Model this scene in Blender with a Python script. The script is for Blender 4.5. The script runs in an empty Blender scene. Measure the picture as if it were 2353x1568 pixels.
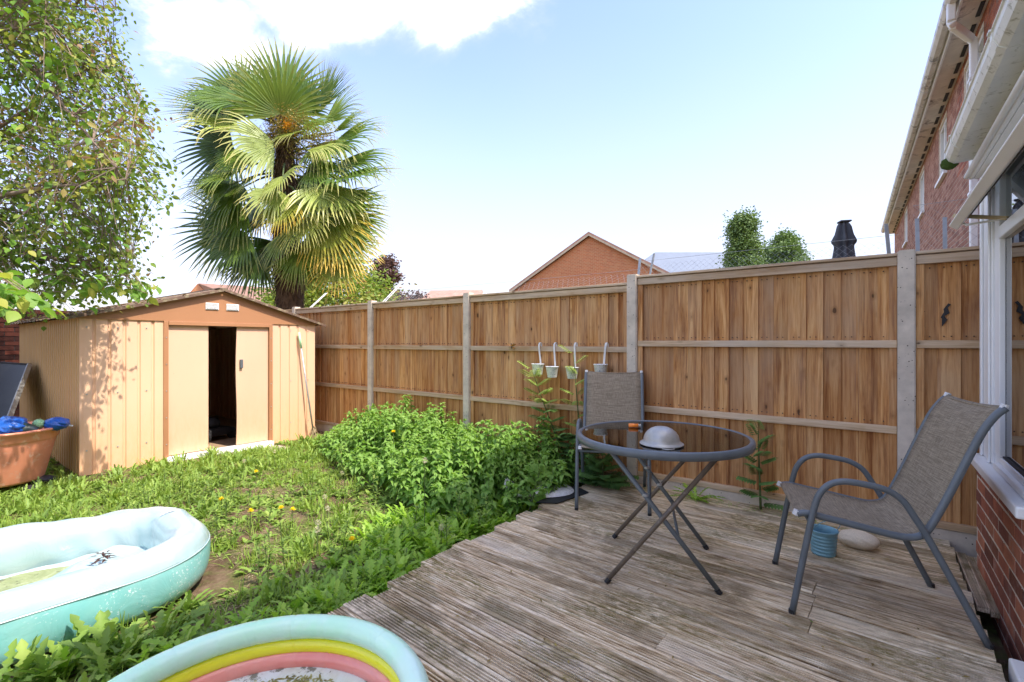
import bpy, bmesh, math, random
import numpy as np
from mathutils import Vector, Matrix
random.seed(11); rng = np.random.default_rng(11)
S = bpy.context.scene; C = S.collection; R = math.radians; PI = math.pi

# ------------------------------------------------------------------ camera
# world: x runs along the timber fence towards the house, y points through the fence, z=0 is the deck surface
EYE = 1.25
cam = bpy.data.objects.new('camera', bpy.data.cameras.new('camera')); C.objects.link(cam)
cam.location = (0, 0, EYE); cam.rotation_euler = (R(90), 0, math.atan2(.6, .8))
cam.data.sensor_width = 36; cam.data.lens = 36 * 1100 / 2353; cam.data.shift_y = 2 / 2353
cam.data.clip_start = .05; cam.data.clip_end = 1500
S.camera = cam
# ------------------------------------------------------------------ sky, sun, exposure
EL, AZ = R(56), R(5)
sdir = Vector((math.cos(EL) * math.cos(AZ), math.cos(EL) * math.sin(AZ), math.sin(EL)))
W = bpy.data.worlds.new('World'); S.world = W; W.use_nodes = True
nt = W.node_tree; nt.nodes.clear()
def N(nt, t, **k):
    n = nt.nodes.new(t)
    for a, b in k.items(): setattr(n, a, b)
    return n
def Lk(nt, a, b): nt.links.new(a, b)
def build_world():
    out = N(nt, 'ShaderNodeOutputWorld'); bg = N(nt, 'ShaderNodeBackground'); bg.inputs[1].default_value = .15
    sky = N(nt, 'ShaderNodeTexSky', sky_type='NISHITA'); sky.sun_disc = False
    sky.sun_elevation = EL; sky.sun_rotation = math.atan2(sdir.x, sdir.y); sky.air_density = 1.0; sky.dust_density = 1.2; sky.ozone_density = 1.0
    tc = N(nt, 'ShaderNodeTexCoord'); sep = N(nt, 'ShaderNodeSeparateXYZ'); Lk(nt, tc.outputs['Generated'], sep.inputs[0])
    def M(op, a, b=None, c=None):
        m = N(nt, 'ShaderNodeMath', operation=op)
        for i, x in enumerate((a, b, c)):
            if x is None: continue
            if isinstance(x, (int, float)): m.inputs[i].default_value = x
            else: Lk(nt, x, m.inputs[i])
        return m.outputs[0]
    z = M('MAXIMUM', sep.outputs[2], .04)
    px = M('DIVIDE', sep.outputs[0], M('ADD', z, .25)); py = M('DIVIDE', sep.outputs[1], M('ADD', z, .25))
    cmb = N(nt, 'ShaderNodeCombineXYZ'); Lk(nt, px, cmb.inputs[0]); Lk(nt, py, cmb.inputs[1]); cmb.inputs[2].default_value = 3.3
    big = N(nt, 'ShaderNodeTexNoise'); big.inputs['Scale'].default_value = .9; big.inputs['Detail'].default_value = 3
    Lk(nt, cmb.outputs[0], big.inputs['Vector'])
    fine = N(nt, 'ShaderNodeTexNoise'); fine.inputs['Scale'].default_value = 3.2; fine.inputs['Detail'].default_value = 9; fine.inputs['Roughness'].default_value = .6; fine.inputs['Distortion'].default_value = .3
    Lk(nt, cmb.outputs[0], fine.inputs['Vector'])
    # one long cloud bank, and unseen cloud added over the rest for fill light
    def blob(cx, cy, ang, rx, ry):
        dx = M('SUBTRACT', px, cx); dy = M('SUBTRACT', py, cy); ca, sa = math.cos(ang), math.sin(ang)
        a = M('DIVIDE', M('ADD', M('MULTIPLY', dx, ca), M('MULTIPLY', dy, sa)), rx)
        b = M('DIVIDE', M('ADD', M('MULTIPLY', dx, -sa), M('MULTIPLY', dy, ca)), ry)
        return M('SUBTRACT', 1, M('SQRT', M('ADD', M('MULTIPLY', a, a), M('MULTIPLY', b, b))))
    bank = None
    for b in CLOUDS:
        o = blob(*b); bank = o if bank is None else M('MAXIMUM', bank, o)
    d = M('ADD', M('ADD', M('MULTIPLY', bank, 1.3), M('MULTIPLY', M('SUBTRACT', fine.outputs[0], .5), 4.2)), M('MULTIPLY', M('SUBTRACT', big.outputs[0], .5), .5))
    mr = N(nt, 'ShaderNodeMapRange', interpolation_type='SMOOTHSTEP'); Lk(nt, d, mr.inputs[0]); mr.inputs[1].default_value = -.30; mr.inputs[2].default_value = 1.35
    # thin whitish veil, denser near the horizon
    veil = N(nt, 'ShaderNodeMapRange', interpolation_type='SMOOTHSTEP'); Lk(nt, sep.outputs[2], veil.inputs[0])
    veil.inputs[1].default_value = -.02; veil.inputs[2].default_value = .55; veil.inputs[3].default_value = .88; veil.inputs[4].default_value = .0
    v2 = M('MULTIPLY_ADD', M('SUBTRACT', big.outputs[0], .5), .5, veil.outputs[0])
    mx = N(nt, 'ShaderNodeMixRGB'); Lk(nt, v2, mx.inputs[0]); tint = N(nt, 'ShaderNodeMixRGB', blend_type='MULTIPLY'); tint.inputs[0].default_value = 1; tint.inputs[2].default_value = (.98, .90, 1.04, 1); Lk(nt, sky.outputs[0], tint.inputs[1]); Lk(nt, tint.outputs[0], mx.inputs[1]); mx.inputs[2].default_value = VEIL
    mc = N(nt, 'ShaderNodeMixRGB'); Lk(nt, mr.outputs[0], mc.inputs[0]); Lk(nt, mx.outputs[0], mc.inputs[1]); cr_ = N(nt, 'ShaderNodeMapRange', interpolation_type='SMOOTHSTEP'); Lk(nt, d, cr_.inputs[0]); cr_.inputs[1].default_value = .05; cr_.inputs[2].default_value = .95; cm = N(nt, 'ShaderNodeMixRGB'); Lk(nt, cr_.outputs[0], cm.inputs[0]); cm.inputs[1].default_value = (1.95, 2.1, 2.3, 1); cm.inputs[2].default_value = CLOUD; Lk(nt, cm.outputs[0], mc.inputs[2])
    Lk(nt, mc.outputs[0], bg.inputs[0]); Lk(nt, bg.outputs[0], out.inputs[0])
VEIL = (1.96, 1.95, 2.06, 1); CLOUD = (6.3, 6.2, 6.1, 1)
CLOUDS = [(-.77, .77, 0, .01, .01)]   # replaced below
def sdirpx(x, y):                       # direction of a picture point -> cloud-plane coordinates
    X, Z = (x - 1176.5) / 1100, (786 - y) / 1100
    d = Vector((.8 * X - .6, .6 * X + .8, Z)).normalized(); return d.x / (d.z + .25), d.y / (d.z + .25)
a = sdirpx(470, 60); b = sdirpx(1010, -20); c = sdirpx(760, 0)
CLOUDS = [(a[0], a[1], .5, .20, .20), (b[0], b[1], .6, .22, .16), (c[0], c[1], .6, .28, .17), (-2.6, -.8, .3, .8, .45), (.7, -1.0, 1.1, 1.1, .6), (2.2, 2.0, .4, .7, .3), (-.6, -1.9, .2, 1.2, .5), (.1, -.1, .5, .45, .3), (-.9, -.3, .8, .5, .35)]  # later entries: clouds out of view, added to brighten the shaded garden
build_world()
sun = bpy.data.objects.new('sun', bpy.data.lights.new('sun', 'SUN')); C.objects.link(sun)
sun.data.energy = 2.0; sun.data.angle = R(.6); sun.data.color = (1, .93, .82)
sun.rotation_euler = (-sdir).to_track_quat('-Z', 'Y').to_euler(); sun.location = (8, 0, 12)
S.view_settings.view_transform = 'Standard'; S.view_settings.look = 'None'; S.view_settings.gamma = 1
S.view_settings.exposure = 1.68; S.view_settings.use_curve_mapping = False

# ------------------------------------------------------------------ helpers
def at(px, py, z=None, u=None, v=None, Y=None):
    """point of the place seen at a picture position, on the plane z / u / v, or at depth Y"""
    rx, rz = (px - 1176.5) / 1100, (786 - py) / 1100
    if z is not None: Y = (z - EYE) / rz
    elif u is not None: Y = u / (.8 * rx - .6)
    elif v is not None: Y = v / (.6 * rx + .8)
    X = rx * Y
    return Vector((.8 * X - .6 * Y, .6 * X + .8 * Y, EYE + rz * Y))
def cw(X, Y, z=0): return Vector((.8 * X - .6 * Y, .6 * X + .8 * Y, z))

class MB:
    """collects shapes and links them as one mesh object"""
    def __init__(s): s.v = []; s.f = []
    def add(s, v, f):
        n = len(s.v); s.v += [tuple(p) for p in v]; s.f += [tuple(i + n for i in q) for q in f]; return s
    def box(s, a, b, M=None):
        x0, y0, z0 = a; x1, y1, z1 = b
        v = [(x0,y0,z0),(x1,y0,z0),(x1,y1,z0),(x0,y1,z0),(x0,y0,z1),(x1,y0,z1),(x1,y1,z1),(x0,y1,z1)]
        if M is not None: v = [M @ Vector(p) for p in v]
        return s.add(v, [(0,3,2,1),(4,5,6,7),(0,1,5,4),(1,2,6,5),(2,3,7,6),(3,0,4,7)])
    def bar(s, p, q, w, h=None, up=(0,0,1)):
        p, q = Vector(p), Vector(q); h = h or w; d = (q - p).normalized(); a = d.cross(Vector(up))
        a = a.normalized() if a.length > 1e-4 else Vector((1,0,0)); b = a.cross(d)
        v = [e + a * sx * w / 2 + b * sy * h / 2 for e in (p, q) for sx, sy in ((-1,-1),(1,-1),(1,1),(-1,1))]
        return s.add(v, [(0,1,2,3),(7,6,5,4),(0,4,5,1),(1,5,6,2),(2,6,7,3),(3,7,4,0)])
    def tube(s, pts, r, n=8, caps=True, closed=False):
        pts = [Vector(p) for p in pts]; m = len(pts); rs = r if hasattr(r, '__len__') else [r] * m
        V = []; prev = None
        for i, p in enumerate(pts):
            if closed: d = (pts[(i+1) % m] - pts[i-1])
            else: d = pts[min(i+1, m-1)] - pts[max(i-1, 0)]
            d.normalize()
            if prev is None: a = d.cross(Vector((0,0,1))); a = a if a.length > 1e-3 else Vector((1,0,0)); a.normalize()
            else: a = (prev - d * prev.dot(d)); a = a.normalized() if a.length > 1e-6 else prev
            prev = a; b = d.cross(a)
            V += [p + (a * math.cos(2*PI*k/n) + b * math.sin(2*PI*k/n)) * rs[i] for k in range(n)]
        F = []
        for i in range(m if closed else m - 1):
            j = (i + 1) % m
            F += [(i*n+k, i*n+(k+1) % n, j*n+(k+1) % n, j*n+k) for k in range(n)]
        if caps and not closed: F += [tuple(range(n))[::-1], tuple((m-1)*n+k for k in range(n))]
        return s.add(V, F)
    def lathe(s, prof, n=24, c=(0,0,0), sx=1, sy=1):
        c = Vector(c); V = []; F = []; m = len(prof)
        for r, z in prof: V += [(c.x + sx*r*math.cos(2*PI*k/n), c.y + sy*r*math.sin(2*PI*k/n), c.z + z) for k in range(n)]
        for i in range(m-1): F += [(i*n+k, i*n+(k+1) % n, (i+1)*n+(k+1) % n, (i+1)*n+k) for k in range(n)]
        return s.add(V, F)
    def prism(s, poly, p0, ax, ay, az, d):
        p0, ax, ay, az = Vector(p0), Vector(ax), Vector(ay), Vector(az); n = len(poly)
        V = [p0 + ax*x + ay*y for x, y in poly] + [p0 + ax*x + ay*y + az*d for x, y in poly]
        return s.add(V, [tuple(range(n))[::-1], tuple(range(n, 2*n))] + [(i, (i+1) % n, n+(i+1) % n, n+i) for i in range(n)])
    def mesh(s, name, m, smooth=False):
        me = bpy.data.meshes.new(name); me.from_pydata(s.v, [], s.f); me.update()
        if m is not None: me.materials.append(m)
        if smooth: me.polygons.foreach_set('use_smooth', [True] * len(me.polygons))
        return me
    def build(s, name, m, parent=None, smooth=False, bevel=0, recalc=True, loc=None):
        me = s.mesh(name, m, smooth)
        if recalc:
            bm = bmesh.new(); bm.from_mesh(me); bmesh.ops.recalc_face_normals(bm, faces=bm.faces); bm.to_mesh(me); bm.free()
        o = link(name, me, parent)
        if loc is not None: o.location = loc
        if bevel:
            b = o.modifiers.new('bevel', 'BEVEL'); b.width = bevel; b.segments = 2; b.limit_method = 'ANGLE'; b.angle_limit = R(40)
            me.polygons.foreach_set('use_smooth', [False] * len(me.polygons))
        return o
def link(name, me, parent=None):
    o = bpy.data.objects.new(name, me); C.objects.link(o)
    if parent is not None: o.parent = parent
    return o
def tag(o, label=None, cat=None, group=None, kind=None):
    if label: o['label'] = label
    if cat: o['category'] = cat
    if group: o['group'] = group
    if kind: o['kind'] = kind
    return o
def empty(name, loc=(0,0,0), rz=0, label=None, cat=None, group=None):
    o = bpy.data.objects.new(name, None); C.objects.link(o); o.location = loc; o.rotation_euler = (0,0,rz); o.empty_display_size = .1
    return tag(o, label, cat, group)
def copy_tree(o, parent=None):
    c = o.copy(); C.objects.link(c); c.parent = parent
    for ch in [x for x in C.objects if x.parent == o]: copy_tree(ch, c)
    return c
def smooth_path(pts, n=6):
    P = [Vector(p) for p in pts]; P = [P[0]*2 - P[1]] + P + [P[-1]*2 - P[-2]]; out = []
    for i in range(1, len(P) - 2):
        for k in range(n):
            t = k / n; a, b, c, d = P[i-1], P[i], P[i+1], P[i+2]
            out.append(.5 * ((2*b) + (c - a)*t + (2*a - 5*b + 4*c - d)*t*t + (3*b - a - 3*c + d)*t**3))
    out.append(P[-2]); return out
def np_mesh(name, V, F, m, attrs=None, smooth=False, mi=None):
    me = bpy.data.meshes.new(name); V = np.asarray(V, dtype=np.float32); F = np.asarray(F, dtype=np.int32); k = F.shape[1]
    me.vertices.add(len(V)); me.vertices.foreach_set('co', V.ravel())
    me.loops.add(F.size); me.loops.foreach_set('vertex_index', F.ravel())
    me.polygons.add(len(F)); me.polygons.foreach_set('loop_start', np.arange(0, F.size, k, dtype=np.int32))
    if mi is not None: me.polygons.foreach_set('material_index', np.asarray(mi, dtype=np.int32))
    for a, d in (attrs or {}).items():
        at_ = me.attributes.new(a, 'FLOAT', 'FACE'); at_.data.foreach_set('value', np.asarray(d, dtype=np.float32))
    for x in (m if isinstance(m, (list, tuple)) else [m]): me.materials.append(x)
    me.update(calc_edges=True)
    if smooth: me.polygons.foreach_set('use_smooth', [True] * len(F))
    return me
def nrm(a): return a / np.maximum(np.linalg.norm(a, axis=-1, keepdims=True), 1e-9)
def leaves(base, d, L, Wd, prof, bend=0., fold=.15, up=None, cols=3, rnd=None, roll=None):
    """N leaves at once: strips of len(prof) cross sections following a drooping midrib"""
    base = np.asarray(base, float); n = len(base); K = len(prof); d = nrm(np.asarray(d, float)); L = np.broadcast_to(L, n)[:, None]; Wd = np.broadcast_to(Wd, n)[:, None]
    bend = np.broadcast_to(bend, n)[:, None]; fold = np.broadcast_to(fold, n)[:, None]
    up0 = np.tile([0., 0., 1.], (n, 1)) if up is None else np.asarray(up, float)
    p = base.copy(); V = np.zeros((n, K, cols, 3)); dd = d.copy()
    for k in range(K):
        t = k / (K - 1)
        side = np.cross(dd, up0); bad = np.linalg.norm(side, axis=1) < 1e-3; side[bad] = [1, 0, 0]; side = nrm(side)
        if roll is not None:
            nn = np.cross(side, dd); r_ = np.asarray(roll)[:, None]; side = side * np.cos(r_) + nn * np.sin(r_)
        nor = np.cross(side, dd); w = Wd * prof[k] * .5
        V[:, k, 0] = p - side * w + nor * w * fold * 2; V[:, k, cols-1] = p + side * w + nor * w * fold * 2
        if cols == 3: V[:, k, 1] = p
        dd = nrm(dd + np.array([0, 0, -1.]) * bend / (K - 1)); p = p + dd * L / (K - 1)
    idx = np.arange(n * K * cols).reshape(n, K, cols); F = []
    for c in range(cols - 1):
        F.append(np.stack([idx[:, :-1, c], idx[:, :-1, c+1], idx[:, 1:, c+1], idx[:, 1:, c]], -1))
    F = np.stack(F, 2).reshape(-1, 4)
    rr = rng.random(n) if rnd is None else np.broadcast_to(rnd, n)
    ra = np.repeat(rr, (K-1) * (cols-1)); ta = np.tile(np.repeat(np.linspace(0, 1, K-1), cols-1), n)
    return V.reshape(-1, 3), F, ra, ta
class NB:
    def __init__(s): s.V = []; s.F = []; s.r = []; s.t = []; s.n = 0
    def add(s, b): s.V.append(b[0]); s.F.append(b[1] + s.n); s.r.append(b[2]); s.t.append(b[3]); s.n += len(b[0]); return s
    def mesh(s, name, m, smooth=False): return np_mesh(name, np.concatenate(s.V), np.concatenate(s.F), m, {'rnd': np.concatenate(s.r), 't': np.concatenate(s.t)}, smooth)
    def build(s, name, m, parent=None, smooth=False): return link(name, s.mesh(name, m, smooth), parent)
def vn(x, y, sc, seed=0):
    r = np.random.default_rng(seed).random((64, 64)); x = np.asarray(x) / sc + 31.7; y = np.asarray(y) / sc + 17.3
    i, j = np.floor(x).astype(int), np.floor(y).astype(int); f, g = x - i, y - j; f = f*f*(3-2*f); g = g*g*(3-2*g)
    q = lambda a, b: r[a % 64, b % 64]
    return (q(i,j)*(1-f) + q(i+1,j)*f)*(1-g) + (q(i,j+1)*(1-f) + q(i+1,j+1)*f)*g
def fbm(x, y, sc, seed=0): return (vn(x,y,sc,seed) + .5*vn(x,y,sc/2.1,seed+1) + .25*vn(x,y,sc/4.3,seed+2)) / 1.75
def az_dirs(n, el0, el1):
    a = rng.random(n) * 2 * PI; e = el0 + rng.random(n) * (el1 - el0)
    return np.stack([np.cos(a)*np.cos(e), np.sin(a)*np.cos(e), np.sin(e)], -1)

# ------------------------------------------------------------------ materials
class MT:
    """small node-material builder"""
    def __init__(s, name, rough=.6, metal=0, spec=.5):
        s.m = bpy.data.materials.new(name); s.m.use_nodes = True; s.t = s.m.node_tree; s.b = s.t.nodes['Principled BSDF']
        s.b.inputs['Roughness'].default_value = rough; s.b.inputs['Metallic'].default_value = metal; s.b.inputs['Specular IOR Level'].default_value = spec
        s.tc = s.t.nodes.new('ShaderNodeTexCoord'); s.vec = s.tc.outputs['Object']
    def n(s, t, **k): return N(s.t, t, **k)
    def l(s, a, b): s.t.links.new(a, b)
    def objoff(s, k=37.):
        oi = s.n('ShaderNodeObjectInfo'); mp = s.n('ShaderNodeVectorMath', operation='ADD'); sc = s.n('ShaderNodeMath', operation='MULTIPLY'); s.l(oi.outputs['Random'], sc.inputs[0]); sc.inputs[1].default_value = k
        s.l(s.vec, mp.inputs[0]); s.l(sc.outputs[0], mp.inputs[1]); s.vec = mp.outputs[0]; s.rand = oi.outputs['Random']; return s
    def map(s, scale):
        mp = s.n('ShaderNodeMapping'); mp.inputs['Scale'].default_value = scale; s.l(s.vec, mp.inputs[0]); return mp.outputs[0]
    def noise(s, sc=5, det=4, rough=.55, dist=0, scale=(1,1,1)):
        t = s.n('ShaderNodeTexNoise'); t.inputs['Scale'].default_value = sc; t.inputs['Detail'].default_value = det; t.inputs['Roughness'].default_value = rough; t.inputs['Distortion'].default_value = dist
        s.l(s.map(scale), t.inputs['Vector']); return t.outputs[0]
    def ramp(s, fac, stops):
        r = s.n('ShaderNodeValToRGB'); s.l(fac, r.inputs[0]); e = r.color_ramp.elements
        while len(e) < len(stops): e.new(.5)
        for i, (p, c) in enumerate(stops):
            e[i].position = p; e[i].color = (*c, 1) if len(c) == 3 else c
        return r.outputs[0]
    def rng(s, fac, a, b, c=0, d=1):
        r = s.n('ShaderNodeMapRange'); s.l(fac, r.inputs[0])
        for i, x in enumerate((a, b, c, d)): r.inputs[i+1].default_value = x
        return r.outputs[0]
    def mix(s, f, a, b, mode='MIX'):
        m = s.n('ShaderNodeMixRGB', blend_type=mode)
        for i, x in enumerate((f, a, b)):
            if isinstance(x, (int, float)): m.inputs[i].default_value = x
            elif isinstance(x, tuple): m.inputs[i].default_value = (*x, 1)
            else: s.l(x, m.inputs[i])
        return m.outputs[0]
    def math(s, op, a, b):
        m = s.n('ShaderNodeMath', operation=op)
        for i, x in enumerate((a, b)):
            if isinstance(x, (int, float)): m.inputs[i].default_value = x
            else: s.l(x, m.inputs[i])
        return m.outputs[0]
    def col(s, c):
        if isinstance(c, tuple): s.b.inputs['Base Color'].default_value = (*c, 1)
        else: s.l(c, s.b.inputs['Base Color'])
        return s
    def bump(s, h, st=.3, d=.01):
        b = s.n('ShaderNodeBump'); b.inputs['Strength'].default_value = st; b.inputs['Distance'].default_value = d; s.l(h, b.inputs['Height']); s.l(b.outputs[0], s.b.inputs['Normal']); return s
    def attr(s, a):
        x = s.n('ShaderNodeAttribute'); x.attribute_name = a; return x.outputs['Fac']
def plain(name, c, rough=.5, var=.2, sc=8, metal=0, bump=.15, spec=.5, dirt=None, bsc=60):
    t = MT(name, rough, metal, spec); f = t.noise(sc, 5)
    c2 = tuple(x * (1 - var) for x in c); c3 = tuple(min(1, x * (1 + var * .5)) for x in c)
    col = t.ramp(f, [(.3, c2), (.7, c3)])
    if dirt:
        g = t.rng(t.noise(dirt[1], 8, .7, .4), dirt[2], dirt[2] + .12); col = t.mix(g, col, dirt[0])
    t.col(col); t.bump(t.noise(bsc, 4), bump, .004); return t.m
def wood(name, c1, c2, c3, grey, gmix, axis='z', knots=True, rough=.75):
    """timber: long grain streaks, growth rings, knots, grey weathering; every board differs"""
    t = MT(name, rough, 0, .25); t.objoff(53.)
    st = (1, 1, .05) if axis == 'z' else (.05, 1, 1)
    st2 = (1, 1, .12) if axis == 'z' else (.12, 1, 1)
    g = t.noise(16, 6, .6, 1.2, st); fine = t.noise(110, 4, .6, .2, st)
    k = t.mix(.35, g, fine); col = t.ramp(k, [(.38, c1), (.5, c2), (.62, c3)])
    pt = t.noise(5, 3, .5, .4, st2)
    col = t.mix(t.rng(pt, .52, .75, 0, .55), col, tuple(x * .55 for x in c1))
    col = t.mix(t.rng(t.rand, 0, 1, 0, .42), col, c1); 
    gr = t.noise(3.2, 5, .6, .3, (1, 1, .35) if axis == 'z' else (.35, 1, 1))
    geo = t.n('ShaderNodeNewGeometry'); sz = t.n('ShaderNodeSeparateXYZ'); t.l(geo.outputs['Position'], sz.inputs[0]); hz = t.rng(sz.outputs[2], .45, 1.15, .35, 1)
    col = t.mix(t.math('MULTIPLY', t.rng(gr, .38, .68, 0, gmix), hz), col, grey)
    h = k
    if knots:
        vo = t.n('ShaderNodeTexVoronoi'); vo.inputs['Scale'].default_value = 10.5; mp = t.map((1, 1, .55) if axis == 'z' else (.55, 1, 1)); t.l(mp, vo.inputs['Vector'])
        vd = t.math('ADD', vo.outputs['Distance'], t.math('MULTIPLY', t.math('SUBTRACT', t.noise(9, 2), .42), .5)); kn = t.rng(vd, .06, .11, 1, 0); ring = t.rng(vd, .11, .28, 1, 0)
        col = t.mix(t.math('MULTIPLY', ring, .35), col, tuple(x * .62 for x in c1)); col = t.mix(t.math('MULTIPLY', kn, .75), col, (.045, .022, .012))
    t.col(col); t.bump(h, .35, .004); return t.m
M = {}
M['board'] = wood('fence_board', (.28, .10, .03), (.60, .29, .10), (.80, .475, .205), (.54, .39, .25), .50)
M['rail'] = wood('fence_rail', (.36, .22, .11), (.60, .42, .25), (.74, .56, .38), (.60, .52, .42), .75, 'x', True)
def concrete(name, base=(.66, .58, .48)):
    t = MT(name, .9, 0, .2); f = t.noise(9, 6, .6); col = t.ramp(f, [(.3, tuple(x*.78 for x in base)), (.7, tuple(x*1.12 for x in base))])
    vo = t.n('ShaderNodeTexVoronoi'); vo.inputs['Scale'].default_value = 42; t.l(t.vec, vo.inputs['Vector'])
    pit = t.math('MULTIPLY', t.rng(vo.outputs['Distance'], .12, .2, 1, 0), t.rng(t.noise(14, 2), .5, .56))
    col = t.mix(pit, col, (.08, .06, .05)); t.col(col); t.bump(t.noise(120, 5), .4, .003); return t.m
M['concrete'] = concrete('concrete')
def deckmat():
    t = MT('deck_timber', .85, 0, .2); t.objoff(61.)
    g = t.noise(60, 6, .65, .5, (.05, 1, 1)); big = t.noise(3.0, 6, .62, .6, (.55, 1, 1)); fine = t.noise(90, 5, .7, 0, (.10, 1, 1))
    k = t.mix(.45, g, fine); col = t.ramp(k, [(.36, (.12, .07, .034)), (.43, (.42, .285, .155)), (.51, (.75, .58, .375)), (.62, (.99, .87, .65))]); col = t.mix(t.rng(t.rand, .6, 1, 0, .3), col, (.34, .26, .17)); col = t.mix(t.rng(t.rand, .3, 0, 0, .4), col, (.90, .80, .62))
    col = t.mix(t.rng(big, .40, .50, .6, 0), col, (.20, .14, .075))
    lite = t.noise(2.1, 4, .6, .3, (.5, 1, 1)); col = t.mix(t.rng(lite, .53, .70, 0, .6), col, (.80, .71, .58))
    tw = t.n('ShaderNodeTexCoord'); geo = t.n('ShaderNodeNewGeometry'); vec0 = t.vec; t.vec = geo.outputs['Position']
    moss = t.noise(1.9, 8, .74, .5, (.45, 1, 1)); spk = t.noise(60, 5, .75, 0, (.35, 1, 1))
    mm = t.math('MULTIPLY', t.rng(moss, .50, .62), t.rng(spk, .42, .56)); col = t.mix(t.math('MULTIPLY', mm, .85), col, (.20, .16, .04))
    bl = t.noise(1.1, 6, .7, .2); col = t.mix(t.math('MULTIPLY', t.rng(bl, .50, .66, 0, .75), t.rng(spk, .40, .60)), col, (.15, .108, .06))
    gv = t.noise(150, 2, .5); col = t.mix(t.rng(gv, .66, .7, 0, .8), col, (.55, .47, .33))
    t.vec = vec0; t.col(col); t.bump(t.mix(.5, k, spk), .7, .006); return t.m
M['deck'] = deckmat()
def groove():
    t = MT('groove_dirt', .95, 0, .1); t.objoff(17.); n1 = t.noise(9, 6, .7, .4, (.25, 1, 1)); col = t.ramp(n1, [(.36, (.035, .026, .018)), (.52, (.09, .062, .036)), (.64, (.36, .26, .16))])
    t.col(col); return t.m
M['groove'] = groove()
def metal_sheet(name, c, dirt):
    t = MT(name, .42, 0, .45); f = t.noise(1.3, 4, .6, .2, (1, 1, .4)); col = t.ramp(f, [(.35, tuple(x*.93 for x in c)), (.65, c)])
    geo = t.n('ShaderNodeNewGeometry'); sp = t.n('ShaderNodeSeparateXYZ'); t.l(geo.outputs['Position'], sp.inputs[0])
    low = t.rng(sp.outputs[2], .65, -.12, 0, 1); st = t.noise(26, 6, .7, .3, (1, 1, .25))
    col = t.mix(t.math('MULTIPLY', low, t.rng(st, .38, .72, .25, .75)), col, dirt)
    spk = t.noise(55, 3, .7); col = t.mix(t.rng(spk, .68, .74, 0, .5), col, tuple(x*.5 for x in dirt))
    t.col(col); t.bump(t.noise(3, 3), .12, .02); return t.m
M['shed'] = metal_sheet('shed_cream_metal', (.86, .545, .35), (.76, .40, .16))
M['shed_brown'] = metal_sheet('shed_brown_metal', (.46, .225, .11), (.30, .13, .06))
M['shed_roof'] = plain('shed_roof_metal', (.17, .105, .07), .6, .35, 6, dirt=((.30, .25, .15), 18, .50))
M['white'] = plain('white_plastic', (.86, .86, .85), .35, .05, 4, bump=.03, dirt=((.50, .48, .42), 9, .60))
M['white_clean'] = plain('white_frame', (.88, .88, .87), .3, .04, 5, bump=.02)
M['gutter'] = plain('mossy_gutter_plastic', (.80, .79, .73), .5, .10, 6, bump=.1, dirt=((.34, .33, .24), 26, .56))
M['soffit'] = plain('soffit_board', (.74, .68, .62), .6, .2, 3, dirt=((.22, .19, .17), 3, .55))
M['fargutter'] = plain('grey_gutter', (.75, .73, .67), .5, .15, 5, dirt=((.25, .24, .21), 6, .52))
M['grey_metal'] = plain('grey_powder_coat', (.125, .145, .16), .38, .12, 14, bump=.05, dirt=((.21, .20, .18), 40, .62))
M['brown_metal'] = plain('rusty_brown_tube', (.15, .115, .085), .45, .25, 18, bump=.08, dirt=((.26, .21, .16), 30, .55))
M['dark'] = plain('dark_rubber', (.02, .02, .022), .6, .3, 10)
M['alu'] = plain('grey_aluminium', (.45, .46, .47), .4, .1, 12, metal=.5, dirt=((.2, .19, .17), 8, .6))
M['galv'] = plain('galvanised_wire', (.36, .38, .40), .45, .15, 20, metal=.4)
M['timber'] = plain('bare_timber', (.40, .27, .16), .8, .25, 12)
M['mortar'] = plain('mortar', (.74, .64, .53), .95, .25, 25, bump=.4)
M['terracotta'] = plain('terracotta_plastic', (.90, .34, .20), .6, .12, 7, dirt=((.88, .52, .38), 12, .55))
M['bluebag'] = plain('blue_plastic_bag', (.015, .11, .46), .28, .35, 14, dirt=((.5, .6, .75), 22, .64))
M['darkgreen'] = plain('dark_green_plastic', (.03, .055, .05), .35, .2, 8)
M['steel'] = plain('brushed_steel', (.44, .43, .40), .45, .15, 30, metal=.5, bump=.1)
M['bucket'] = plain('blue_bucket_tin', (.20, .40, .50), .42, .15, 14, metal=.15, dirt=((.18, .22, .24), 30, .6))
M['enamel'] = plain('white_enamel', (.84, .85, .86), .45, .12, 10, dirt=((.14, .23, .23), 75, .53))
M['hook'] = plain('white_hook_paint', (.72, .72, .72), .5, .1, 20, dirt=((.30, .22, .15), 90, .60))
M['orange'] = plain('orange_lighter_plastic', (.95, .26, .03), .3, .05, 10)
M['stone'] = plain('cream_stone', (.74, .64, .50), .75, .18, 14, bump=.3)
M['parasol'] = plain('dark_parasol_cloth', (.075, .082, .095), .8, .3, 8)
M['glaze_dark'] = plain('dark_pane', (.012, .014, .014), .45, .3, 5)
M['twig'] = plain('twig_bark', (.26, .19, .14), .9, .3, 30)
M['stem'] = plain('green_stem', (.10, .14, .04), .7, .3, 30)
M['straw'] = plain('dry_straw', (.38, .29, .16), .8, .3, 30)
def brickmat(name, a, b, c):
    t = MT(name, .88, 0, .25); t.objoff(29.)
    col = t.ramp(t.rand, [(0, a), (.45, b), (.8, c), (1, tuple(x * .45 for x in a))])
    f = t.noise(14, 5, .65); col = t.mix(t.rng(f, .4, .7, 0, .45), col, tuple(x * .5 for x in a)); 
    col = t.mix(t.rng(t.noise(5, 5, .7), .56, .70, 0, .5), col, (.42, .36, .32)); t.col(col); t.bump(t.noise(90, 5, .7), .6, .006); return t.m
M['brick'] = brickmat('red_brick', (.26, .10, .07), (.46, .155, .09), (.58, .23, .13))
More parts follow.
